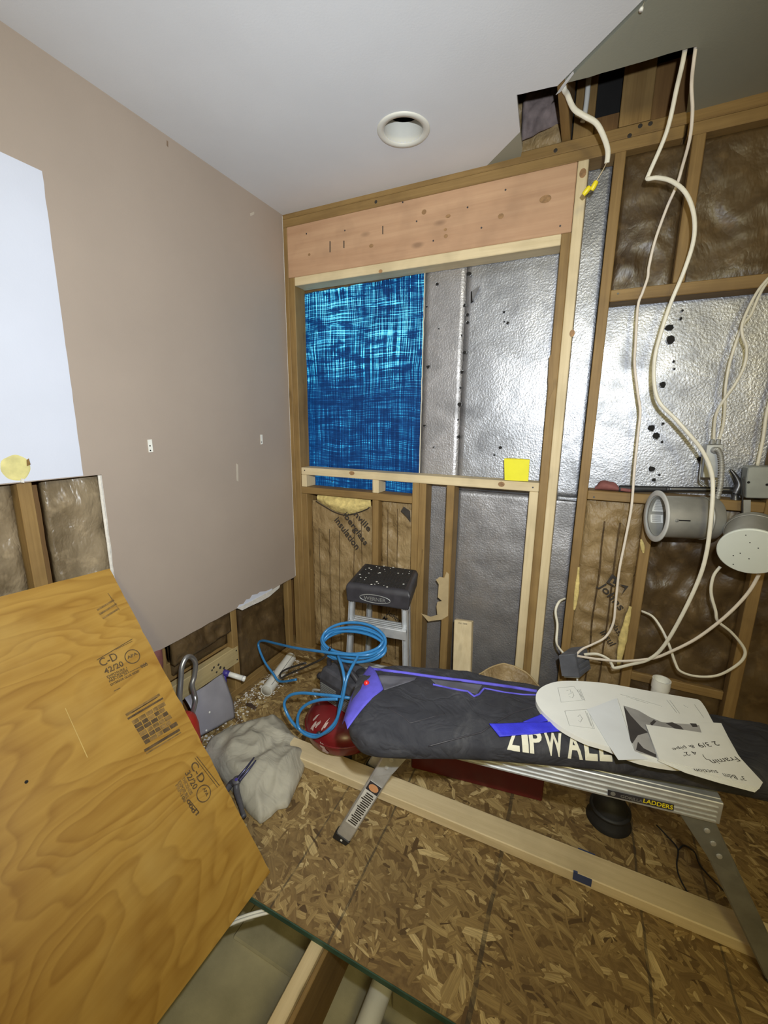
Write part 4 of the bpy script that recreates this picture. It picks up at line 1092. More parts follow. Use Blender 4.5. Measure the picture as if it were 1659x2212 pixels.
bag = mb.build('bag_body', NAVY, t, True)
bvh = BVHTree.FromPolygons([tuple(q) for q in mb.v], mb.f)
def onbag(px, py, lift=0.002):
    d = ray(px, py).normalized(); h = bvh.ray_cast(CAM, d, 6)
    return (h[0] + h[1] * lift) if h[0] is not None else at_z(px, py, 0.58)
def bagstrip(name, pts, wd, mat, lift=0.002, th=0.002):
    """band that follows the bag: pts pixel centreline sampled on the bag's surface"""
    P = []
    for (a, b) in zip(pts[:-1], pts[1:]):
        for k in range(8): P.append((a[0] + (b[0] - a[0]) * k / 8, a[1] + (b[1] - a[1]) * k / 8))
    P.append(pts[-1])
    Q = [onbag(x, y, lift) for x, y in P]
    return MB().tube(Q, wd / 2, 8, flat=None, smooth=False).build(name, mat, t, True)
def bagpatch(name, poly, mat, lift=0.003, n=12, th=0.0012):
    """piece of cloth laid over the bag: a four-cornered patch draped on its surface"""
    a, b, c, d = [V((p[0], p[1])) for p in poly]
    def g(s, t__):
        p = a.lerp(b, s).lerp(d.lerp(c, s), t__)
        return onbag(p.x, p.y, lift)
    m1 = MB().grid(g, n, n)
    # outward thickness: drop a slightly lower copy
    low = MB().grid(lambda s, t__: g(s, t__) - V((0, 0, th)), n, n)
    o = len(m1.v); m1.add(low.v, [tuple(reversed(f)) for f in low.f])
    W = n + 1
    ring = [i for i in range(W)] + [j * W + n for j in range(1, W)] + [n * W + i for i in range(n - 1, -1, -1)] + [j * W for j in range(n - 1, 0, -1)]
    for u, v__ in zip(ring, ring[1:] + ring[:1]): m1.f.append((v__, u, u + o, v__ + o))
    return m1.build(name, mat, t, True)
# violet lining flap at the open left end
fp = [bagpt(0.03, math.pi * 0.10, 0.012), bagpt(0.0, math.pi * 0.5, 0.030), bagpt(0.02, math.pi * 0.86, 0.022)]
def flap(s, u):
    a = at_z(797, 1438, 0.575).lerp(at_z(739, 1564, 0.550), s) + V((-0.012 * math.sin(math.pi * s), 0, 0.0))
    b = at_z(828, 1488, 0.618).lerp(at_z(750, 1574, 0.592), s) + V((0, 0, 0.012 * math.sin(math.pi * s)))
    p = a.lerp(b, u); return p + V((0, 0, 0.018 * math.sin(math.pi * u)))
m1 = MB().grid(flap, 18, 12); o_ = len(m1.v); lw = MB().grid(lambda s, u: flap(s, u) - V((-0.001, 0, 0.0025)), 18, 12)
m1.add(lw.v, [tuple(reversed(f)) for f in lw.f]); W = 19
ring = [i for i in range(W)] + [j * W + 18 for j in range(1, 13)] + [12 * W + i for i in range(17, -1, -1)] + [j * W for j in range(11, 0, -1)]
for u, v__ in zip(ring, ring[1:] + ring[:1]): m1.f.append((v__, u, u + o_, v__ + o_))
fl_ = m1.build('lining_flap', VIOL, t, True)
MB().lathe([(0.0, 0.009), (0.006, 0.007), (0.009, 0.002), (0.009, -0.002)], flap(0.30, 0.55) + V((0, 0, 0.002)), (-0.2, -0.3, 1), 14, False).build('button', plain('red_button', (0.55, 0.02, 0.02), 0.3), fl_, True)
bagstrip('edge_piping', ((800, 1445), (880, 1455), (960, 1466), (1040, 1476), (1100, 1484), (1160, 1494)), 0.010, VIOL, 0.001)
bagstrip('zip', ((935, 1479), (975, 1488), (1010, 1494), (1024, 1505), (1035, 1500), (1046, 1487)), 0.006, VIOL, 0.001)
bagstrip('zip', ((1046, 1487), (1090, 1496), (1130, 1501), (1165, 1502)), 0.005, VIOL, 0.001)
bagpatch('mesh_pocket', ((816, 1458), (900, 1464), (895, 1470), (830, 1492)), plain('grey_mesh', (0.085, 0.083, 0.10), 0.8), 0.002)
bagpatch('mesh_pocket', ((930, 1468), (1042, 1480), (1030, 1500), (940, 1478)), MATS['grey_mesh'], 0.002)
bagstrip('seam', ((925, 1612), (985, 1596), (1040, 1582), (1075, 1558), (1110, 1540), (1165, 1524)), 0.004, BLKP, 0.0005)
bagstrip('seam', ((838, 1530), (870, 1548), (886, 1562), (930, 1550), (960, 1542)), 0.003, BLKP, 0.0002)
bagpatch('carry_strap', ((1056, 1566), (1215, 1562), (1225, 1580), (1078, 1593)), ROYAL, 0.006, 14, 0.003)
bagpatch('carry_strap', ((1130, 1562), (1180, 1541), (1200, 1556), (1150, 1566)), ROYAL, 0.005, 10, 0.003)
def proj(q):
    h = bvh.ray_cast(q + V((0, -0.18, 0.4)), V((0, 0.18, -0.4)).normalized(), 2)
    return h[0] + h[1] * 0.0045 if h[0] is not None else q
q0 = onbag(1094, 1617); q1 = onbag(1326, 1641); xd = (q1 - q0)
for ln_, i in zip('ZIPWALL', range(7)):
    wds = [0.9, 0.42, 0.9, 1.25, 1.0, 0.8, 0.8]; tot = sum(wds); st_ = sum(wds[:i]) / tot
    text('lettering', ln_, q0 + xd * st_, xd, V((0, 0.75, 0.65)), xd.length * wds[i] / tot * 0.86, 0.052, STENCIL, t, 0.03, project=proj)

# ---------------------------------------------------------------- white lid, booklet and notes on the bag
LZ = 0.617
t = thing('white_lid', 'white laminate lid with a rounded end and pencil sketches, lying on the dark bag', 'lid', (1.63, -0.74, 0.60))
lidpx = ((1157, 1508), (1162, 1492), (1178, 1480), (1205, 1472), (1245, 1471), (1310, 1476), (1400, 1492), (1492, 1508), (1508, 1511), (1518, 1520), (1535, 1550), (1575, 1640), (1480, 1655), (1380, 1640), (1310, 1612), (1262, 1597), (1215, 1572), (1180, 1545), (1163, 1525))
lp0 = [at_z(x, y, LZ) for x, y in lidpx]; lp_ = []
for i in range(len(lp0)):
    a, b, c, d = lp0[i - 1], lp0[i], lp0[(i + 1) % len(lp0)], lp0[(i + 2) % len(lp0)]
    for s_ in (0, .25, .5, .75):
        lp_.append(0.5 * (2 * b + (c - a) * s_ + (2 * a - 5 * b + 4 * c - d) * s_ ** 2 + (3 * b - a - 3 * c + d) * s_ ** 3))
MB().prism(lp_, (0, 0, -0.014)).build('panel', LID, t, bevel=0.003, seg=2)
def sk(pts, r=0.0007, z=LZ + 0.0004):
    MB().tube([at_z(x, y, z) for x, y in pts], r, 4, smooth=False).build('pencil_sketch', PENCIL, t)
for q in (((1205, 1486), (1240, 1483), (1262, 1512), (1212, 1517), (1205, 1486)), ((1220, 1536), (1270, 1532), (1284, 1574), (1230, 1567), (1220, 1536)),
          ((1224, 1492), (1232, 1490), (1234, 1498), (1228, 1500)), ((1236, 1494), (1240, 1502), (1236, 1508), (1230, 1504)), ((1248, 1548), (1253, 1544), (1258, 1552), (1254, 1560), (1249, 1556)),
          ((1247, 1490), (1258, 1512)), ((1250, 1489), (1261, 1512)), ((1253, 1489), (1264, 1514)), ((1264, 1536), (1277, 1568)), ((1268, 1540), (1280, 1572)),
          ((1340, 1500), (1378, 1510), (1430, 1526)), ((1352, 1505), (1400, 1520)), ((1440, 1512), (1462, 1540)), ((1447, 1513), (1468, 1541)), ((1500, 1522), (1520, 1550)), ((1476, 1523), (1486, 1529))):
    sk(q)
t = thing('booklet', 'open printed booklet with a dark grey photograph, lying on the white lid', 'booklet', (1.72, -0.8, LZ))
bz = LZ + 0.0015
def prz(name, pts, z, th, m, par): return MB().prism([at_z(x, y, z) for x, y in pts], (0, 0, -th)).build(name, m, par)
pg = prz('page', ((1268, 1532), (1283, 1527), (1332, 1508), (1368, 1618), (1400, 1640), (1336, 1641), (1312, 1606)), bz + .0006, 0.0012, PAPER_B, t)
pg2 = prz('page', ((1334, 1508), (1400, 1545), (1470, 1556), (1558, 1562), (1572, 1590), (1600, 1640), (1570, 1690), (1430, 1645), (1370, 1619)), bz + 0.0012, 0.0016, PAPER, t)
GRY = plain('photo_grey', (0.30, 0.29, 0.28), 0.4, 0, 0.3, 9); GRD = plain('photo_dark', (0.045, 0.04, 0.04), 0.4, 0, 0.3, 9)
prz('photograph', ((1347, 1524), (1378, 1534), (1404, 1549), (1430, 1560), (1510, 1566), (1518, 1590), (1400, 1575), (1420, 1638), (1371, 1622)), bz + 0.0017, 0.0004, GRY, pg2)
prz('photograph', ((1347, 1524), (1362, 1545), (1385, 1570), (1400, 1582), (1378, 1588), (1366, 1606), (1362, 1600)), bz + 0.0020, 0.0003, GRD, pg2)
prz('photograph', ((1378, 1602), (1390, 1616), (1418, 1630), (1417, 1636), (1374, 1620)), bz + 0.0020, 0.0003, GRD, pg2)
prz('photograph', ((1404, 1562), (1412, 1555), (1418, 1558), (1408, 1568)), bz + 0.0020, 0.0003, GRD, pg2)
prz('photograph', ((1438, 1562), (1452, 1560), (1470, 1568), (1480, 1580), (1474, 1584), (1455, 1572)), bz + 0.0020, 0.0003, GRD, pg2)
prz('photograph', ((1490, 1562), (1504, 1563), (1507, 1570), (1496, 1570)), bz + 0.0020, 0.0003, GRD, pg2)
t = thing('note_sheets', 'loose white note sheets with handwriting, on top of the open booklet', 'papers', (1.8, -0.82, LZ + 0.004))
for k in range(4):
    dz = bz + 0.0040 + k * 0.0016; ox, oy = (9 - 3 * k, 12 - 4 * k)
    prz('sheet', ((1395 + ox * .2, 1565 + oy * .3), (1480 + ox, 1577 + oy * .2), (1563 + ox, 1590 + oy * .4), (1602 + ox * .6, 1640 + oy), (1648 - ox * .4, 1690 + oy * .5), (1640 - ox, 1704 + oy * .6), (1560 - ox, 1678 + oy), (1490 - ox, 1657 + oy), (1424 - ox * .2, 1640 + oy * .3)), dz, 0.0009, PAPER, t)
nz_ = bz + 0.0092
def hand(s, p, q, h):
    a = at_z(*p, nz_); b = at_z(*q, nz_); xd = b - a; L_ = xd.length; yd = V((xd.y, -xd.x, 0)); yd = -yd if yd.y > 0 else yd
    # shear the letters for a quick hand
    return text('handwriting', s, a, xd, V((-xd.y, xd.x, 0)), L_, h, INK, t)
hand('2 3/9', (1545, 1601), (1503, 1606), 0.014); hand('& pipe', (1494, 1607), (1448, 1614), 0.012); hand('4 2"', (1500, 1622), (1470, 1626), 0.011)
hand('Framin', (1588, 1634), (1532, 1642), 0.014)
MB().tube([at_z(x, y, nz_) for x, y in ((1534, 1642), (1526, 1640), (1520, 1634), (1518, 1630))], 0.0007, 4).build('handwriting', INK, t)
hand('3" Bdm', (1606, 1677), (1560, 1670), 0.013); hand('suction', (1548, 1664), (1498, 1660), 0.010)

# ---------------------------------------------------------------- red steel toolbox in the shadow under the platform
t = thing('toolbox', 'dark red steel toolbox in the shadow under the work platform', 'toolbox', (1.22, -0.48, 0.0))
tb = pc + V((0, 0, 0))
def tbp(x, y, z): return V((1.215, -0.44, 0)) + ex * x + ey * y + ez * z
MB().obox(tbp(0, 0, 0.075), ex * 0.255, ey * 0.075, ez * 0.0745).build('body', REDK, t, bevel=0.006)
MB().prism([tbp(-0.258, -0.078, 0.15), tbp(-0.258, 0.078, 0.15), tbp(-0.258, 0.05, 0.195), tbp(-0.258, -0.05, 0.195)], ex * 0.516).build('lid', REDK, t, bevel=0.004)
MB().tube([tbp(-0.07, 0, 0.196), tbp(-0.065, 0, 0.222), tbp(0.065, 0, 0.222), tbp(0.07, 0, 0.196)], 0.006, 8, smooth=False).build('handle', STEEL, t, True)
for k in (-0.15, 0.15):
    MB().obox(tbp(k, -0.079, 0.145), ex * 0.018, ey * 0.003, ez * 0.022).build('latch', STEEL, t, bevel=0.001)

# ---------------------------------------------------------------- black rubber cup on the floor
c_ = V((1.700, -0.452, 0.0))
t = thing('rubber_cup', 'black round rubber cup on the floor below the platform', 'rubber cup', c_)
MB().lathe([(0.070, 0.0), (0.074, 0.006), (0.066, 0.018), (0.060, 0.05), (0.050, 0.085), (0.036, 0.105), (0.018, 0.115), (0.0, 0.118)], c_, (0, 0, 1), 32, True, False).build('cup', BLKR, t, True)
MB().lathe([(0.056, 0.048), (0.067, 0.050), (0.067, 0.058), (0.055, 0.060)], c_, (0, 0, 1), 32, False, False).build('ring', BLKR, t, True)
MB().lathe([(0.018, 0.112), (0.016, 0.15), (0.0, 0.152)], c_, (0, 0, 1), 16, False, False).build('neck', BLKR, t, True)
# thin black wire left on the floor
pts = [at_z(x, y, 0.003) for x, y in ((1418, 1782), (1440, 1805), (1464, 1834), (1462, 1868), (1470, 1900), (1500, 1950), (1530, 1980), (1552, 1985), (1582, 2000), (1586, 1960), (1573, 1935), (1530, 1890), (1510, 1865), (1500, 1840), (1478, 1826), (1466, 1836))]
tag(MB().tube(pts, 0.0022, 6).build('loose_wire', BLKR, None, True), 'thin black wire looped on the floor beyond the long board', 'wire')

# ---------------------------------------------------------------- aluminium step ladder with a black top cap
lc_ = V((0.672, -0.183, 0.0)); ly = math.radians(6)
lx = V((math.cos(ly), math.sin(ly), 0)); lf = V((math.sin(ly) + 0.12, -math.cos(ly), 0)).normalized(); lz = V((0, 0, 1))
def L3(x, y, z): return lc_ + lx * x + lf * y + lz * z      # x along the cap, y towards the room
t = thing('step_ladder', 'folded aluminium step ladder with a black plastic top cap by the back wall', 'step ladder', lc_)
CZ = 0.667; cw, cdp = 0.150, 0.150
mb = MB()
top_ = [L3(-cw + .012, -cdp + .01, CZ), L3(cw - .012, -cdp + .01, CZ), L3(cw - .004, cdp - .012, CZ), L3(-cw + .004, cdp - .012, CZ)]
mid_ = [L3(-cw, -cdp, CZ - .018), L3(cw, -cdp, CZ - .018), L3(cw + .008, cdp, CZ - .018), L3(-cw - .008, cdp, CZ - .018)]
bot_ = [L3(-cw + .004, -cdp + .004, CZ - .085), L3(cw - .004, -cdp + .004, CZ - .085), L3(cw, cdp + .004, CZ - .088), L3(-cw, cdp + .004, CZ - .088)]
mb.add(top_ + mid_ + bot_, [(0, 1, 2, 3), (8, 11, 10, 9)] + [(i, (i + 1) % 4, (i + 1) % 4 + 4, i + 4) for i in range(4)] + [(i + 4, (i + 1) % 4 + 4, (i + 1) % 4 + 8, i + 8) for i in range(4)])
cap = mb.build('top_cap', BLKP, t, bevel=0.008, seg=3)
mb = MB()
for i in range(16):
    for j in range(15):
        x = -cw + .03 + i * (2 * cw - .06) / 15; y = -cdp + .03 + j * (2 * cdp - .06) / 14
        mb.obox(L3(x, y, CZ + .0006), lx * .0062, lf * .0062, lz * .0010)
mb.build('tread_pattern', BLKR, cap, kind='stuff')
mb = MB(); rg = random.Random(11)
for i in range(30):
    x = rg.uniform(-cw + .02, cw - .03); y = rg.choice((-1, 1)) * rg.uniform(.05, .135) if rg.random() < .7 else rg.uniform(-.13, .13); s = rg.uniform(.0015, .0065)
    mb.lathe([(s, 0), (s * .6, .0012)], L3(x, y, CZ + .0012), (0, 0, 1), 7)
mb.build('paint_spatter', WPVC, cap, kind='stuff')
ff = (lf * 1.0 + lz * 0.03).normalized()
oc = L3(-0.01, cdp + .0048, CZ - .056); ov = [(0.078, 0.016), ]
MB().tube([oc + lx * (.074 * math.cos(k * math.pi / 16)) + lz * (.019 * math.sin(k * math.pi / 16)) for k in range(32)], 0.0022, 6, closed=True, smooth=False).build('emblem_ring', BOXG, cap, True)
text('lettering', 'WERNER', oc + lf * .0015, lx, lz, 0.108, 0.018, BOXG, cap, 0.02, center=True)
def rail_(x0, y0, x1, y1, z1, m=ALU):
    p0 = L3(x0, y0, CZ - .05); p1 = L3(x1, y1, 0.02)
    r_ = MB()
    r_.bar(p0, p1, lx, 0.024, 0.004); o2 = lf * 0.026
    r_.bar(p0 + lx * .0115 + o2 * .5, p1 + lx * .0115 + o2 * .5, lf, 0.030, 0.003).bar(p0 - lx * .0115 + o2 * .5, p1 - lx * .0115 + o2 * .5, lf, 0.030, 0.003)
    rr = r_.build('rail', m, t)
    MB().obox(L3(x1, y1 + .012, 0.011), lx * .018, lf * .022, lz * .0105).build('foot', BLKR, rr, bevel=.003)
    return rr
for s in (-1, 1):
    rail_(s * (cw - .022), cdp - .034, s * (cw + .004), cdp - .012, 0)
    rail_(s * (cw - .05), -cdp + .03, s * (cw - .03), -cdp + .012, 0)
for z_ in (0.475, 0.235):
    y_ = cdp - .02 + .01 * (0.6 - z_)
    st = MB().obox(L3(0, y_ - .010, z_), lx * (cw - .008), lf * .038, lz * .006).obox(L3(0, y_ + .027, z_ - .018), lx * (cw - .008), lf * .0025, lz * .022).build('step', ALU, t, bevel=.0015)
    for k in range(4):
        MB().obox(L3(0, y_ - .036 + k * .017, z_ + .0068), lx * (cw - .012), lf * .003, lz * .0012).build('tread_rib', ALU, st)
MB().bar(L3(-cw + .05, -cdp + .03, .3), L3(cw - .05, -cdp + .03, .3), lz, .024, .003).build('rear_brace', ALU, t)
MB().bar(L3(cw - .01, cdp - .05, .44), L3(cw - .035, -cdp + .045, .47), lz, .016, .003).build('spreader', ALU, t)

# ---------------------------------------------------------------- pancake air compressor
cc = V((0.657, -0.540, 0.0))
t = thing('air_compressor', 'red pancake air compressor with a black motor housing beside the bag', 'compressor', cc)
MB().lathe([(0.0, 0.040), (0.09, 0.043), (0.140, 0.056), (0.166, 0.082), (0.172, 0.112), (0.173, 0.122), (0.171, 0.132), (0.160, 0.156), (0.125, 0.182), (0.07, 0.196), (0.0, 0.199)], cc, (0, 0, 1), 56, False, False).build('tank', RED, t, True)
MB().lathe([(0.171, 0.118), (0.1765, 0.119), (0.1765, 0.125), (0.171, 0.126)], cc, (0, 0, 1), 56, False, False).build('tank_seam', RED, t, True)
for k in range(4):
    a = k * math.pi / 2 + .6
    MB().lathe([(0.018, 0.0), (0.020, 0.004), (0.016, 0.055)], cc + V((.10 * math.cos(a), .10 * math.sin(a), 0)), (0, 0, 1), 14).build('foot', BLKR, t, True)
# scuffed paint on the tank
rg = random.Random(3)
tank_r = lambda x, y: None
for (a0, h0, sz) in ((-2.05, .158, .020), (-1.95, .170, .014), (-1.62, .120, .018), (-1.58, .098, .020), (-2.2, .176, .012), (-1.5, .084, .014), (-1.72, .176, .016)):
    pr = [(0.09, 0.043), (0.140, 0.056), (0.166, 0.082), (0.172, 0.112), (0.1735, 0.122), (0.171, 0.132), (0.160, 0.156), (0.125, 0.182), (0.07, 0.196)]
    def surf(a, h):
        for (r0, z0), (r1, z1) in zip(pr[:-1], pr[1:]):
            if z0 <= h <= z1:
                f_ = (h - z0) / (z1 - z0); rr = r0 + (r1 - r0) * f_
                return cc + V(((rr + .0018) * math.cos(a), (rr + .0018) * math.sin(a), h + (.0016 if h > .15 else 0)))
        return cc + V((.1 * math.cos(a), .1 * math.sin(a), h))
    mb = MB(); k = 11; ctr = surf(a0, h0); pts = []
    for i in range(k):
        q = 2 * math.pi * i / k; r_ = sz * (0.45 + 0.75 * rg.random()); pts.append(surf(a0 + r_ * math.cos(q) / .16 * .6, min(max(h0 + r_ * math.sin(q) * 0.8, .05), .194)))
    mb.add([ctr] + pts, [(0, 1 + i, 1 + (i + 1) % k) for i in range(k)])
    mb.build('paint_scuff', plain('dusty_scuff', (0.42, 0.30, 0.27), 0.8, 0, .25), t)
hx = V((0.96, -0.28, 0)).normalized(); hy = V((0.28, 0.96, 0)).normalized()
hc = cc + V((0.010, 0.025, 0))
def H3(x, y, z): return hc + hx * x + hy * y + V((0, 0, z))
MB().obox(H3(0, 0, 0.245), hx * .128, hy * .070, V((0, 0, .055))).build('motor_housing', BLKP, t, bevel=.014, seg=3)
sh = MB().prism([H3(-.132, -.074, .285), H3(.132, -.074, .285), H3(.10, -.06, .335), H3(-.11, -.06, .345)], hy * 0.13).build('shroud', plain('dusty_black_plastic', (0.055, 0.055, 0.065), 0.55, 0, .6, 14), t, bevel=.010, seg=2)
for i in range(9):
    MB().obox(H3(-.062, -.0725, .205 + i * .0085), hx * .050, hy * .0018, V((0, 0, .0016))).build('cooling_fin', BOXG, t)
for i in range(8):
    MB().obox(H3(.062, -.0725, .205 + i * .0085), hx * .050, hy * .0018, V((0, 0, .0016))).build('cooling_fin', BOXG, t)
MB().tube([H3(-.10, -.03, .325), H3(-.098, -.03, .372), H3(-.06, -.03, .388), H3(.03, -.03, .372), H3(.085, -.03, .338)], .011, 12).build('handle', BLKP, t, True)
MB().lathe([(.022, 0), (.024, .004), (.024, .016), (.020, .020), (0, .021)], H3(.05, .02, .335), (0, -.4, 1), 20, True, False).build('gauge', STEEL, t, True)
MB().lathe([(.012, 0), (.012, .03), (.016, .032), (.016, .05), (0, .052)], H3(-.135, -.02, .25), -hx, 14, True, False).build('regulator_knob', BLKP, t, True)
MB().tube([H3(-.11, -.06, .225), H3(-.165, -.07, .21), H3(-.165, -.07, .19), H3(-.14, -.07, .17)], .005, 8).build('copper_line', GALV, t, True)
MB().lathe([(.006, 0), (.006, .02), (.010, .021), (.010, .03), (0, .031)], cc + V((-.02, -.160, .165)), (0.2, -1, .5), 10, True, False).build('drain_valve', STEEL, t, True)

# ---------------------------------------------------------------- blue air hose, coiled over the compressor
def C3(px, py, y): return at_y(px, py, y)
hz = 0.0062
t = thing('air_hose', 'blue air hose coiled on top of the compressor with loops hanging down', 'hose', (0.65, -0.5, 0.4))
pts = []
ctr = V((0.662, -0.482, 0.458))
for k in range(0, 64):
    a = k / 64 * 2 * math.pi * 5.0 + 0.6; lap = k / 64 * 5
    r1 = 0.152 + 0.010 * math.sin(lap * 2.3); r2 = 0.056 + 0.007 * math.cos(lap * 3.1)
    tilt = 0.10
    x = r1 * math.cos(a); y = r2 * math.sin(a)
    pts.append(ctr + V((x + .006 * math.sin(lap * 4), y, 0.0105 * (lap - 2.5) * 0.9 + y * 0.80 + x * 0.12)))
MB().tube(pts, hz, 10, sub=4).build('coil', HOSE, t, True)
MB().tube([C3(x, y, d) for x, y, d in ((833, 1393, -.45), (800, 1414, -.54), (740, 1413, -.57), (690, 1407, -.56), (640, 1400, -.50), (600, 1391, -.42), (570, 1384, -.36), (559, 1388, -.34), (560, 1402, -.35), (572, 1430, -.38), (590, 1455, -.40), (605, 1472, -.42), (640, 1468, -.45))], hz, 10).build('loop', HOSE, t, True)
MB().tube([C3(x, y, d) for x, y, d in ((730, 1416, -.56), (740, 1445, -.625), (744, 1475, -.655), (738, 1505, -.675), (733, 1530, -.69), (728, 1555, -.705), (715, 1575, -.725), (690, 1588, -.735), (665, 1585, -.735), (640, 1570, -.725), (622, 1545, -.71), (614, 1520, -.70), (625, 1503, -.695), (650, 1497, -.69), (690, 1500, -.69), (735, 1505, -.69), (780, 1512, -.66))], hz, 10).build('loop', HOSE, t, True)
MB().tube([C3(x, y, d) for x, y, d in ((773, 1418, -.56), (758, 1445, -.63), (748, 1470, -.665), (742, 1500, -.69), (735, 1530, -.705), (725, 1558, -.72), (705, 1580, -.74), (680, 1592, -.745), (655, 1583, -.745), (643, 1565, -.74), (646, 1540, -.73), (662, 1522, -.72), (690, 1512, -.715), (730, 1510, -.70))], hz, 10).build('loop', HOSE, t, True)
MB().tube([C3(x, y, d) for x, y, d in ((715, 1398, -.56), (700, 1420, -.56), (672, 1435, -.52), (650, 1445, -.49), (620, 1458, -.45), (607, 1465, -.43), (606, 1455, -.43), (620, 1445, -.44), (660, 1432, -.48))], .0048, 8).build('loop', STEEL, t, True)

# ---------------------------------------------------------------- white pvc pipe on the floor by the left wall
p0 = at_z(575, 1488, 0.045); p1 = at_z(628, 1416, 0.045)
d = (p1 - p0).normalized()
t = thing('pvc_pipe', 'length of white plastic pipe lying on the floor along the left wall', 'pipe', (p0.x, p0.y, 0.0))
rp_ = 0.031
mb = MB().lathe([(rp_ - .003, 0.012), (rp_ - .003, 0.0), (rp_, 0.0), (rp_, (p1 - p0).length)], p0 - V((0, 0, 0.045 - rp_ - .001)), d, 28, True, True)
mb.build('pipe', WPVC, t, 'auto')
MB().lathe([(rp_ - .0032, 0.002), (rp_ - .0032, .2)], p0 - V((0, 0, 0.045 - rp_ - .001)), d, 24, True, True).build('bore', plain('pipe_inside', (0.50, 0.48, 0.42), .6), t, True)
side = d.cross(V((0, 0, 1))).normalized(); up_ = side.cross(d)
MB().bar(p0 + d * .02 + up_ * .024 + side * .0205 - V((0, 0, .0125)), p1 + up_ * .024 + side * .0205 - V((0, 0, .0125)), up_, .0015, .0015).build('print_line', INK, t)

# ---------------------------------------------------------------- stub of water pipe through the left wall blocking
bs = at_x(482, 1452, -0.012); 
t = thing('water_pipe_stub', 'short white water pipe stub with purple collar sticking out of the left wall', 'pipe', bs)
tip = at_x(530, 1467, 0.085); dd = (tip - bs).normalized()
MB().tube([bs, bs + dd * .03], .0155, 16, smooth=False).build('collar', BLUEFIT, t, True)
MB().tube([bs + dd * .005, bs + dd * .015 + V((0, -.012, -.022)), bs + dd * .02 + V((0, -.018, -.040))], .009, 10).build('collar_tail', BLUEFIT, t, True)
MB().tube([bs + dd * .025, tip - dd * .012], .0125, 16, smooth=False).build('pipe', WPVC, t, True)
MB().lathe([(.0133, 0), (.0133, .012), (.010, .012), (.010, .006)], tip - dd * .013, dd, 18).build('end_cap', WPVC, t)
MB().lathe([(.0134, 0), (.0134, .0012)], tip - dd * .0145, dd, 18, False, False).build('blue_ring', BLUEFIT, t)

# ---------------------------------------------------------------- grey plastic sheet, red canister with bent tube handle
t = thing('plastic_sheet', 'translucent grey plastic sheet propped below the blocking on the left wall', 'plastic sheet', (0.05, -0.7, 0.0))
qa = V((0.020, -0.835, 0.212)); qb = V((0.022, -0.620, 0.205)); qc = at_x(508, 1550, 0.060); qd = at_x(432, 1590, 0.110)
if qc.z < 0.004: qc = at_z(508, 1550, 0.012)
if qd.z < 0.004: qd = at_z(432, 1590, 0.012)
def ps(s, u):
    q = qa.lerp(qb, s).lerp(qd.lerp(qc, s), u); return q + V((0.018 * math.sin(3.1 * u) + .010 * noise.noise(q * 9), 0.004 * noise.noise(q * 14), 0))
g1 = MB().grid(ps, 16, 16); o_ = len(g1.v); g2 = MB().grid(lambda s, u: ps(s, u) - V((.0018, 0, 0)), 16, 16)
g1.add(g2.v, [tuple(reversed(f)) for f in g2.f]); W = 17
ring = [i for i in range(W)] + [j * W + 16 for j in range(1, W)] + [16 * W + i for i in range(15, -1, -1)] + [j * W for j in range(15, 0, -1)]
for u, v__ in zip(ring, ring[1:] + ring[:1]): g1.f.append((v__, u, u + o_, v__ + o_))
g1.build('sheet', GPLAS, t, True)
for s_, u_ in ((.35, .55), (.18, .93)):
    MB().lathe([(.005, 0), (.003, .002)], ps(s_, u_) + V((.001, 0, 0)), (1, 0, 0.3), 7).build('paint_fleck', WPVC, t)
cn = V((0.105, -0.918, 0.0))
t = thing('red_canister', 'red plastic canister with a bent steel tube handle behind the plywood sheet', 'canister', cn)
MB().lathe([(0.055, 0.0), (0.060, 0.006), (0.062, 0.10), (0.060, 0.16), (0.052, 0.195), (0.034, 0.212), (0.0, 0.216)], cn, (0, 0, 1), 36, True, False, ).build('body', REDP, t, True)
MB().lathe([(0.0625, 0.05), (0.0645, 0.053), (0.0645, 0.062), (0.0625, 0.065)], cn, (0, 0, 1), 36, False, False).build('band', REDP, t, True)
u0 = at_x(388, 1512, 0.085); u1 = at_x(424, 1516, 0.085)
hd = [V((cn.x - .01, cn.y + .005, .20)), at_x(388, 1512, 0.105), at_x(391, 1465, 0.095), at_x(393, 1440, 0.09), at_x(402, 1421, 0.088), at_x(413, 1419, 0.085), at_x(422, 1432, 0.085), at_x(420, 1460, 0.085), at_x(415, 1480, 0.087), at_x(420, 1500, 0.09), at_x(422, 1516, 0.100), V((cn.x - .015, cn.y + .055, .165))]
MB().tube(hd, .0105, 12).build('tube_handle', CHROME, t, True)

# ---------------------------------------------------------------- canvas drop cloth and pliers
t = thing('drop_cloth', 'crumpled grey canvas drop cloth heaped on the floor beside the plywood', 'drop cloth', (0.42, -0.82, 0.0))
OUT = [at_z(x, y, 0.012) for x, y in ((438, 1625), (452, 1596), (490, 1572), (540, 1556), (590, 1545), (612, 1560), (632, 1585), (654, 1602), (662, 1625), (657, 1660), (640, 1700), (622, 1742), (600, 1746), (585, 1762), (562, 1778), (535, 1752), (505, 1712), (470, 1670))]
ctr = sum(OUT, V((0, 0, 0))) / len(OUT)
def outl_(a):
    u = a * len(OUT); i = int(u) % len(OUT); f_ = u - int(u)
    p0, p1, p2, p3 = OUT[i - 1], OUT[i], OUT[(i + 1) % len(OUT)], OUT[(i + 2) % len(OUT)]
    return p1.lerp(p2, f_)
NA, NR = 96, 26
mb = MB(); mb.v.append(ctr + V((0, 0, .050)))
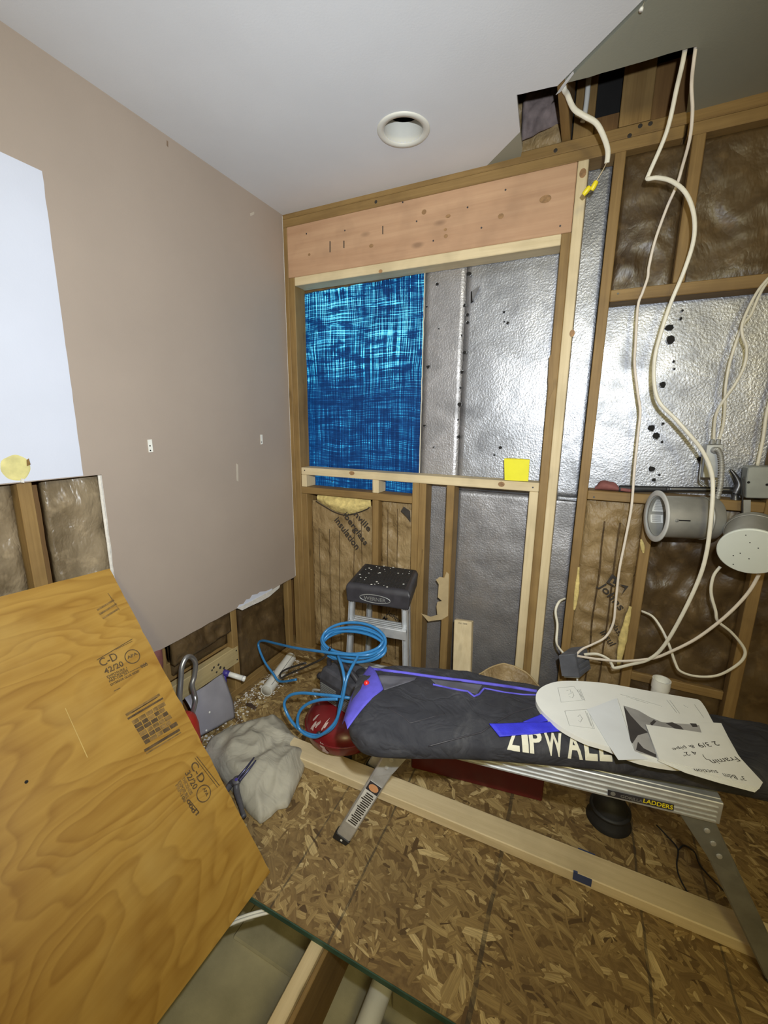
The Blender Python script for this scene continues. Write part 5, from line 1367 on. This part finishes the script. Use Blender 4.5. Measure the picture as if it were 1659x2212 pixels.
for j in range(1, NR + 1):
    r_ = j / NR
    for i in range(NA):
        a = i / NA; e = outl_(a); q = ctr.lerp(e, r_)
        h = .040 * (1 - r_ ** 3.0) + .014
        rd = 1 - abs(noise.noise(V((q.x * 7 + 2, q.y * 6, 1.0)))) * 2; rd2 = 1 - abs(noise.noise(V((q.x * 15 + q.y * 6, q.y * 9 - q.x * 5, 4.0)))) * 2
        h += (.022 * rd + .014 * rd2 + .025 * noise.noise(V((q.x * 5, q.y * 5, 8.0)))) * min(1, (1 - r_) * 4 + .12)
        q.z = max(0.0035, h if j < NR else 0.006 + .012 * max(0, noise.noise(V((i * .35, 0, 3)))))
        mb.v.append(q)
for i in range(NA): mb.f.append((0, 1 + i, 1 + (i + 1) % NA))
for j in range(NR - 1):
    for i in range(NA):
        a = 1 + j * NA; mb.f.append((a + i, a + NA + i, a + NA + (i + 1) % NA, a + (i + 1) % NA))
b_ = len(mb.v)
for i in range(NA):
    q = mb.v[1 + (NR - 1) * NA + i].copy(); q = ctr.lerp(q, .985); q.z = 0.001; mb.v.append(q)
a = 1 + (NR - 1) * NA
for i in range(NA): mb.f.append((a + i, b_ + i, b_ + (i + 1) % NA, a + (i + 1) % NA))
mb.f.append(tuple(b_ + i for i in reversed(range(NA))))
mb.build('cloth', CANVAS, t, True)
clb = BVHTree.FromPolygons([tuple(q) for q in mb.v], mb.f)
def oncloth(px, py, lift=.01):
    d = ray(px, py).normalized(); h = clb.ray_cast(CAM, d, 6)
    return (h[0] + V((0, 0, lift))) if h[0] is not None else at_z(px, py, .03)
t = thing('pliers', 'dark needle-nose pliers resting on the canvas cloth by the plywood edge', 'pliers', oncloth(520, 1690, 0))
GRP = plain('grey_grip', (0.10, 0.095, 0.10), .5, 0, .2); JAW = plain('blue_steel', (0.085, 0.085, 0.16), .35, .7, .1)
pv = oncloth(512, 1694, .016)
MB().tube([oncloth(513, 1690, .014), oncloth(532, 1664, .010), oncloth(549, 1640, .008)], lambda u: .0065 - .0040 * u, 8).build('jaw', JAW, t, True)
MB().tube([oncloth(517, 1694, .014), oncloth(537, 1668, .010), oncloth(553, 1646, .008)], lambda u: .0065 - .0040 * u, 8).build('jaw', JAW, t, True)
MB().lathe([(.015, -.008), (.017, -.004), (.017, .004), (.015, .008)], pv, (0.1, -.3, 1), 18).build('pivot', GRP, t, True)
MB().lathe([(.006, 0), (.006, .0095), (0, .0105)], pv, (0.1, -.3, 1), 10, True, False).build('bolt', BLUEFIT, t)
MB().tube([pv, oncloth(500, 1700, .014), oncloth(486, 1712, .016), oncloth(470, 1728, .018)], lambda u: .011 + .002 * math.sin(u * 6), 10).build('handle', GRP, t, True)
MB().tube([pv, oncloth(512, 1716, .014), oncloth(520, 1740, .016), oncloth(527, 1765, .016)], lambda u: .010 + .002 * math.sin(u * 6), 10).build('handle', GRP, t, True)
# dark scrap on the floor plate
c_ = at_z(542, 1527, 0.005)
tag(MB().prism([c_ + V(q) for q in ((-.035, .008, 0), (-.01, .014, .004), (.035, .004, 0), (.03, -.010, 0), (-.005, -.008, .002), (-.03, -.004, 0))], (0, 0, .008)).build('bark_scrap', plain('dark_brown_scrap', (0.055, 0.032, 0.02), .9), bevel=.002), 'dark brown scrap lying between the plastic pipe and the canvas cloth', 'scrap')

# ---------------------------------------------------------------- brown folded paper panel behind the bag
t = thing('kraft_panel', 'bent brown kraft paper panel standing behind the bag below the foil board', 'paper panel', (1.27, -0.1, 0.0))
def kp(s, u):
    tp_ = [at_y(x, y, -.085) for x, y in ((1030, 1460), (1058, 1444), (1086, 1434), (1112, 1440), (1140, 1455), (1172, 1492))]
    w_ = s * 5; i = min(int(w_), 4); a = tp_[i].lerp(tp_[i + 1], w_ - i)
    b = V((a.x + .01, -.20, .002)); q = b.lerp(a, u); return q + V((0, .010 * noise.noise(q * 8), 0))
g1 = MB().grid(kp, 24, 16); o_ = len(g1.v); g2 = MB().grid(lambda s, u: kp(s, u) + V((0, .006, 0)), 24, 16)
g1.add(g2.v, [tuple(reversed(f)) for f in g2.f]); W = 25
ring = [i for i in range(W)] + [j * W + 24 for j in range(1, 17)] + [16 * W + i for i in range(23, -1, -1)] + [j * W for j in range(15, 0, -1)]
for u, v__ in zip(ring, ring[1:] + ring[:1]): g1.f.append((v__, u, u + o_, v__ + o_))
g1.build('panel', MATS['kraft'], t, True)
MB().tube([kp(k / 12, 1.0) + V((0, .003, 0)) for k in range(13)], .004, 6).build('folded_edge', plain('pale_kraft', (0.46, 0.34, 0.17), .7), t, True)

# ---------------------------------------------------------------- recessed-light cans hung on the right bay
def can_thing(name, label, c, ax, R0, Ln_, lab2=None):
    t = thing(name, label, 'light housing', c, 'light cans on the right bay')
    ax = V(ax).normalized()
    # ax points out of the mouth
    mb = MB().lathe([(R0 * .92, -Ln_), (R0, -Ln_ + .008), (R0, -.004), (R0 * .965, -.004), (R0 * .965, -Ln_ + .012)], c, ax, 40, True, True)
    mb.build('can', GALV, t, 'auto')
    MB().lathe([(R0 * 1.012, -Ln_ * .80), (R0 * 1.03, -Ln_ * .80), (R0 * 1.03, -Ln_ * .77), (R0 * 1.012, -Ln_ * .77)], c, ax, 40, False, False).build('band', GALV, t, True)
    return t, ax
# first can: mouth faces left
m0 = at_y(1418, 1115, -.145); b0_ = at_y(1535, 1120, -.095)
axm = (m0 - b0_).normalized()
t, ax = can_thing('light_can', 'galvanised light can lying sideways with its open white-rimmed mouth facing left', m0, axm, .076, (m0 - b0_).length + .012)
MB().lathe([(.074, -.002), (.094, -.002), (.095, .002), (.092, .005), (.076, .004)], m0, ax, 48, False, False).build('flange', plain('grey_white_rim', (0.55, 0.55, 0.53), .45), t, True)
up3 = V((0, 0, 1)); sd3 = ax.cross(up3).normalized(); inn = sd3 if sd3.y < 0 else -sd3
# label inside the mouth (on the far inner side)
lb = lambda a, h, e=0: m0 - ax * h + (up3 * math.sin(a) - inn * math.cos(a)) * (.0725 - e)
for (a0, a1, h0, h1) in ((.05, .85, .015, .06), (-.55, -.12, .012, .055)):
    mb = MB().grid(lambda s, u: lb(a0 + (a1 - a0) * s, h0 + (h1 - h0) * u), 10, 4)
    pl_ = mb.build('rating_label', PAPER, t, True)
    mb = MB()
    for r_ in range(7):
        aa = a0 + (a1 - a0) * (.12 + r_ * .12); mb.grid(lambda s, u: lb(aa + .018 * s, h0 + (h1 - h0) * (.12 + .72 * u), .0006), 1, 3)
    mb.build('label_text', INK, pl_)
c_ = m0 - ax * .05 + inn * .0768 + up3 * .0
MB().obox(m0 - ax * .055 + inn * .0762 + up3 * .004, ax * .020, up3 * .0022, inn * .0012).build('slot', DARK, t)
MB().lathe([(.006, 0), (.006, .003), (0, .004)], m0 - ax * .032 + inn * .0755 + up3 * .003, inn, 10, True, False).build('screw', BOXG, t)
# its junction box and flexible conduit
bq = [at_y(x, y, -.004) for x, y in ((1527, 961), (1563, 960), (1560, 1032), (1517, 1032))]
jb = MB().prism(bq, (0, .055, 0)).build('junction_box', BOXG, t, bevel=.0015)
MB().tube([at_y(x, y, -.008) for x, y in ((1517, 985), (1512, 1025), (1513, 1040), (1530, 1052))], .0030, 6).build('bracket_wire', BOXG, jb, True)
for px in (1538, 1551):
    MB().lathe([(.008, -.002), (.008, .014), (.0055, .016)], at_y(px, 958, .015), (0, 0, 1), 10).build('clamp', BOXG, jb)
prof_pts = [at_y(x, y, d_) for x, y, d_ in ((1543, 972, -.012), (1551, 972, -.03), (1557, 985, -.038), (1559, 1005, -.042), (1558, 1030, -.05), (1555, 1055, -.06), (1549, 1078, -.075))]
MB().tube(prof_pts, lambda u: .0085 + .0014 * math.sin(u * 170), 10, sub=26).build('flexible_conduit', GALV, t, True)
MB().lathe([(.012, 0), (.012, .010), (.009, .012)], at_y(1543, 972, -.006), (0, -1, 0), 12).build('conduit_nut', BOXG, t)

# second can: closed by a white disc facing the camera
m1_ = at_y(1622, 1190, -.285)
ax2 = V((-.20, -.80, -.34))
t, ax = can_thing('light_can', 'galvanised light can with a round white cover facing the room, on the right', m1_, ax2, .073, .125)
MB().lathe([(.0, .0075), (.083, .0075), (.0855, .005), (.0855, .0), (.083, -.002)], m1_, ax, 56, False, False).build('cover_disc', plain('pale_mint_white', (0.70, 0.74, 0.68), .4, 0, .02), t, 'auto')
a_ = ax.cross(V((0, 0, 1))).normalized(); b2_ = a_.cross(ax)
mb = MB()
for px, py in ((1620, 1172), (1638, 1184), (1599, 1195), (1618, 1207), (1584, 1200), (1584, 1219), (1611, 1156)):
    q = at_p(px, py, m1_ + ax * .0076, ax); mb.lathe([(.0018, 0), (.0018, .0006)], q, ax, 7)
mb.build('pin_holes', DARK, t, kind='stuff')
bq = [at_y(x, y, -.03) for x, y in ((1616, 1010), (1626, 1008), (1700, 1008), (1700, 1078), (1611, 1076), (1612, 1040))]
jb = MB().prism(bq, (0, .06, 0)).build('junction_box', plain('grey_box_cover', (0.34, 0.36, 0.34), .5, .3, .12), t, bevel=.003)
for px, py in ((1617, 1042), (1657, 1047)):
    MB().lathe([(.0045, 0), (.0045, .001)], at_y(px, py, -.0315), (0, -1, 0), 8).build('knockout', DARK, jb)
MB().prism([at_y(x, y, -.045) for x, y in ((1606, 1080), (1622, 1080), (1621, 1130), (1606, 1132))], (0, .003, 0)).build('bracket', BOXG, t)
MB().tube([at_y(x, y, -.045) for x, y in ((1607, 1030), (1606, 1060), (1603, 1090), (1604, 1118))], .0022, 6).build('bracket_wire', STEEL, t, True)

# ---------------------------------------------------------------- hammer and glove on the old sill
t = thing('claw_hammer', 'black claw hammer lying on the old sill in front of the foil board', 'hammer', at_y(1500, 1075, .03))
hy_ = .030
SZ = 1.128
hl = at_y(1336, 1060, hy_); hl.z = SZ + .0115; hr_ = at_y(1568, 1056, hy_); hr_.z = SZ + .034
hm = hl.lerp(hr_, .48)
MB().tube([hl, hl.lerp(hm, .1), hl.lerp(hm, .5), hm], lambda u: .0105 + .0012 * math.sin(u * 5), 12, flat=1.25, refn=(0, 0, 1)).build('grip', BLKR, t, True)
MB().tube([hm - V((.004, 0, 0)), hm + V((.004, 0, .0))], .0125, 12, smooth=False).build('collar', STEEL, t, True)
MB().tube([hm, hm.lerp(hr_, .5), hr_ + V((.02, 0, .001))], .0088, 12, flat=1.2, refn=(0, 0, 1)).build('shaft', STEEL, t, True)
hp = at_y(1582, 1052, hy_)
MB().tube([at_y(x, y, hy_) for x, y in ((1577, 1014), (1584, 1022), (1592, 1035), (1596, 1047), (1592, 1058), (1588, 1066))], lambda u: .0022 + .0150 * min(1, u * 1.25) ** .8, 12, flat=.9, refn=(1, 0, 0)).build('claw', STEEL, t, True)
MB().lathe([(.0115, -.012), (.0105, .008), (.0155, .016), (.0165, .024), (.0155, .028)], at_y(1589, 1068, hy_), (0.1, 0, -1), 16).build('striking_face', STEEL, t, True)
t = thing('work_glove', 'brownish red crumpled work glove on the old sill beside the dark stud', 'glove', at_y(1300, 1062, .04))
def gl(s, u):
    a = u * 2 * math.pi; x = 1.600 + .105 * (s - .5) * 1.0; e = math.sin(math.pi * min(max(s, .02), .98)) ** .5
    hgt = (.026 * (1 - .55 * s)) * e
    q = V((x, .040 + .026 * e * math.cos(a), SZ + .001 + hgt * (1 + math.sin(a))))
    return q + V((0, 0, max(0, math.sin(a)) * .008 * noise.noise(q * 45)))
MB().grid(gl, 28, 20).build('palm', PINKY, t, True)
for k in range(3):
    MB().tube([V((1.642, .022 + .014 * k, SZ + .011)), V((1.668, .020 + .015 * k, SZ + .009)), V((1.688 - .006 * k, .018 + .017 * k, SZ + .0075))], lambda u: .0078 - .0012 * u, 8).build('finger', PINKY, t, True)

# ---------------------------------------------------------------- dark box where the cables meet
t = thing('cable_box', 'dark grey box hanging where the white cables meet below the stud', 'electrical box', at_y(1245, 1440, -.12))
fr = [at_y(x, y, -.165) for x, y in ((1206, 1416), (1241, 1413), (1251, 1464), (1213, 1461))]
MB().prism(fr, (.045, .075, .010)).build('box', GASK, t, bevel=.002)
q1 = [p + V((.0015, -.001, 0)) for p in (fr[1], fr[2])]
for k in range(3):
    f_ = .28 + .24 * k
    MB().prism([fr[1].lerp(fr[2], f_) + V((.006, .008, .002)), fr[1].lerp(fr[2], f_ + .12) + V((.006, .008, .002)), fr[1].lerp(fr[2], f_ + .12) + V((.040, .062, .009)), fr[1].lerp(fr[2], f_) + V((.040, .062, .009))], (.003, -.002, 0)).build('rib', GASK, t)
MB().prism([fr[3] + V((.01, .004, -.0015)), fr[2] + V((.0, .004, -.0015)), fr[2] + V((.03, .06, .006)), fr[3] + V((.04, .06, .006))], (0, 0, -.003)).build('base_plate', BOXG, t)
MB().tube([at_y(1247, 1464, -.12), at_y(1247, 1474, -.12)], .004, 8, smooth=False).build('lug', WPVC, t, True)

# white pipe stub standing behind the lid
p_ = at_y(1425, 1475, -.16)
t = thing('pipe_stub', 'upright white pipe stub standing behind the white lid', 'pipe', (p_.x, p_.y, 0))
MB().lathe([(.029, 0.0), (.029, .40), (.0315, .40), (.0315, .437), (.027, .437), (.027, .41)], (p_.x, p_.y, 0.0), (0.012, 0, 1), 26, True, True).build('pipe', WPVC, t, 'auto')

# ---------------------------------------------------------------- white electrical cables
def cable(name, label, pts, r, flat=.55, m=CABLE, parts=()):
    P = [at_y(x, y, d_) for x, y, d_ in pts]
    if pts[0][1] < 200: P = [P[0] + V((0.004, .045, .16))] + P      # on up into the ceiling void
    t = thing(name, label, 'cable', P[0], 'white electrical cables on the back wall')
    MB().tube(P, r, 10, flat=flat, refn=(0.25, 1, .2)).build('sheath', m, t, True)
    return t
t = cable('power_cable', 'short white cable ending in yellow wire nuts, hanging from the ceiling hole', ((1218, 178, -.28), (1226, 205, -.25), (1240, 235, -.22), (1262, 250, -.20), (1288, 266, -.19), (1304, 295, -.18), (1313, 325, -.175), (1311, 352, -.17)), .0082)
MB().tube([at_y(x, y, d_) for x, y, d_ in ((1311, 350, -.17), (1302, 368, -.17), (1290, 388, -.165), (1285, 398, -.16))], .0018, 6).build('bare_wire', plain('copper_wire', (0.55, 0.45, 0.30), .4, .5), t, True)
for (xa, ya, xb, yb__) in ((1289, 391, 1278, 411), (1275, 403, 1260, 421)):
    a = at_y(xa, ya, -.16); b = at_y(xb, yb__, -.155); MB().lathe([(.0062, 0), (.0085, .004), (.0090, (b - a).length * .7), (.0070, (b - a).length), (0, (b - a).length + .001)], a, b - a, 10, True, False).build('wire_nut', YEL, t, 'auto')
cable('power_cable', 'thick white cable from the ceiling hole, kinked sharply and looping over the can', ((1479, 112, -.29), (1462, 190, -.255), (1440, 285, -.215), (1402, 375, -.185), (1400, 386, -.185), (1420, 384, -.19), (1452, 392, -.195), (1482, 418, -.195), (1499, 465, -.19), (1498, 520, -.18), (1478, 585, -.165), (1450, 652, -.15), (1430, 712, -.14), (1415, 770, -.13), (1413, 825, -.13), (1424, 868, -.13), (1460, 906, -.135), (1492, 942, -.15), (1516, 972, -.18), (1534, 1010, -.22), (1540, 1050, -.245), (1536, 1120, -.26), (1526, 1195, -.26), (1508, 1255, -.25), (1470, 1335, -.225), (1432, 1398, -.20), (1400, 1425, -.185), (1360, 1436, -.175), (1328, 1443, -.17), (1322, 1436, -.165), (1314, 1424, -.16), (1290, 1413, -.155), (1262, 1414, -.145)), .0063, .6)
cable('power_cable', 'thinner white cable hanging straight from the ceiling hole to the dark box', ((1502, 107, -.29), (1494, 180, -.25), (1496, 240, -.215), (1490, 300, -.18), (1474, 360, -.13), (1462, 400, -.11), (1440, 450, -.085), (1415, 520, -.065), (1402, 575, -.05), (1399, 600, -.045), (1388, 632, -.042), (1378, 662, -.04), (1373, 740, -.045), (1371, 790, -.05), (1378, 850, -.055), (1383, 890, -.06), (1378, 940, -.065), (1370, 1020, -.07), (1364, 1095, -.075), (1350, 1170, -.085), (1338, 1230, -.09), (1330, 1300, -.10), (1325, 1345, -.11), (1308, 1376, -.12), (1280, 1392, -.13), (1258, 1402, -.14), (1243, 1416, -.15)), .0048, .65, CABLE2)
cable('power_cable', 'pinkish white cable running from the covered can down to the dark box', ((1640, 1240, -.20), (1620, 1275, -.20), (1590, 1310, -.20), (1550, 1346, -.20), (1500, 1382, -.195), (1450, 1407, -.19), (1410, 1422, -.185), (1350, 1428, -.18), (1300, 1425, -.17), (1246, 1417, -.15)), .0055, .65, CABLE2)
cable('power_cable', 'white cable below the covered can, looping low and back behind a stud', ((1556, 1224, -.17), (1541, 1245, -.17), (1536, 1280, -.17), (1546, 1320, -.17), (1551, 1342, -.165), (1580, 1366, -.155), (1606, 1398, -.15), (1608, 1418, -.15), (1590, 1438, -.15), (1550, 1459, -.15), (1505, 1461, -.15), (1470, 1450, -.15), (1458, 1430, -.14), (1446, 1395, -.13), (1430, 1360, -.11), (1410, 1332, -.08), (1386, 1320, -.045)), .0050, .65)
cable('power_cable', 'short white cable curling out beside the foil strip into the dark box', ((1221, 1293, .02), (1208, 1300, -.01), (1200, 1320, -.03), (1204, 1350, -.05), (1202, 1385, -.08), (1208, 1400, -.11), (1222, 1416, -.14)), .0056, .65)
cable('power_cable', 'white cable arching in from the right edge, outer of the twin pair', ((1690, 575, -.03), (1659, 602, -.035), (1635, 632, -.04), (1615, 670, -.045), (1603, 702, -.05), (1604, 725, -.052), (1613, 752, -.05), (1608, 790, -.045), (1588, 830, -.04), (1565, 862, -.03), (1548, 892, -.015), (1543, 925, .005), (1542, 958, .015)), .0046, .65)
cable('power_cable', 'white cable arching in from the right edge, inner of the twin pair', ((1690, 582, -.02), (1659, 608, -.022), (1640, 638, -.025), (1622, 680, -.025), (1606, 700, -.03), (1590, 740, -.03), (1575, 790, -.025), (1567, 840, -.02), (1566, 880, -.01), (1562, 920, .008), (1552, 956, .015)), .0046, .65)
cable('power_cable', 'straight white cable dropping into the grey box at the right edge', ((1690, 780, .01), (1659, 880, .005), (1648, 950, 0.0), (1636, 1006, -.002)), .0054, .65)
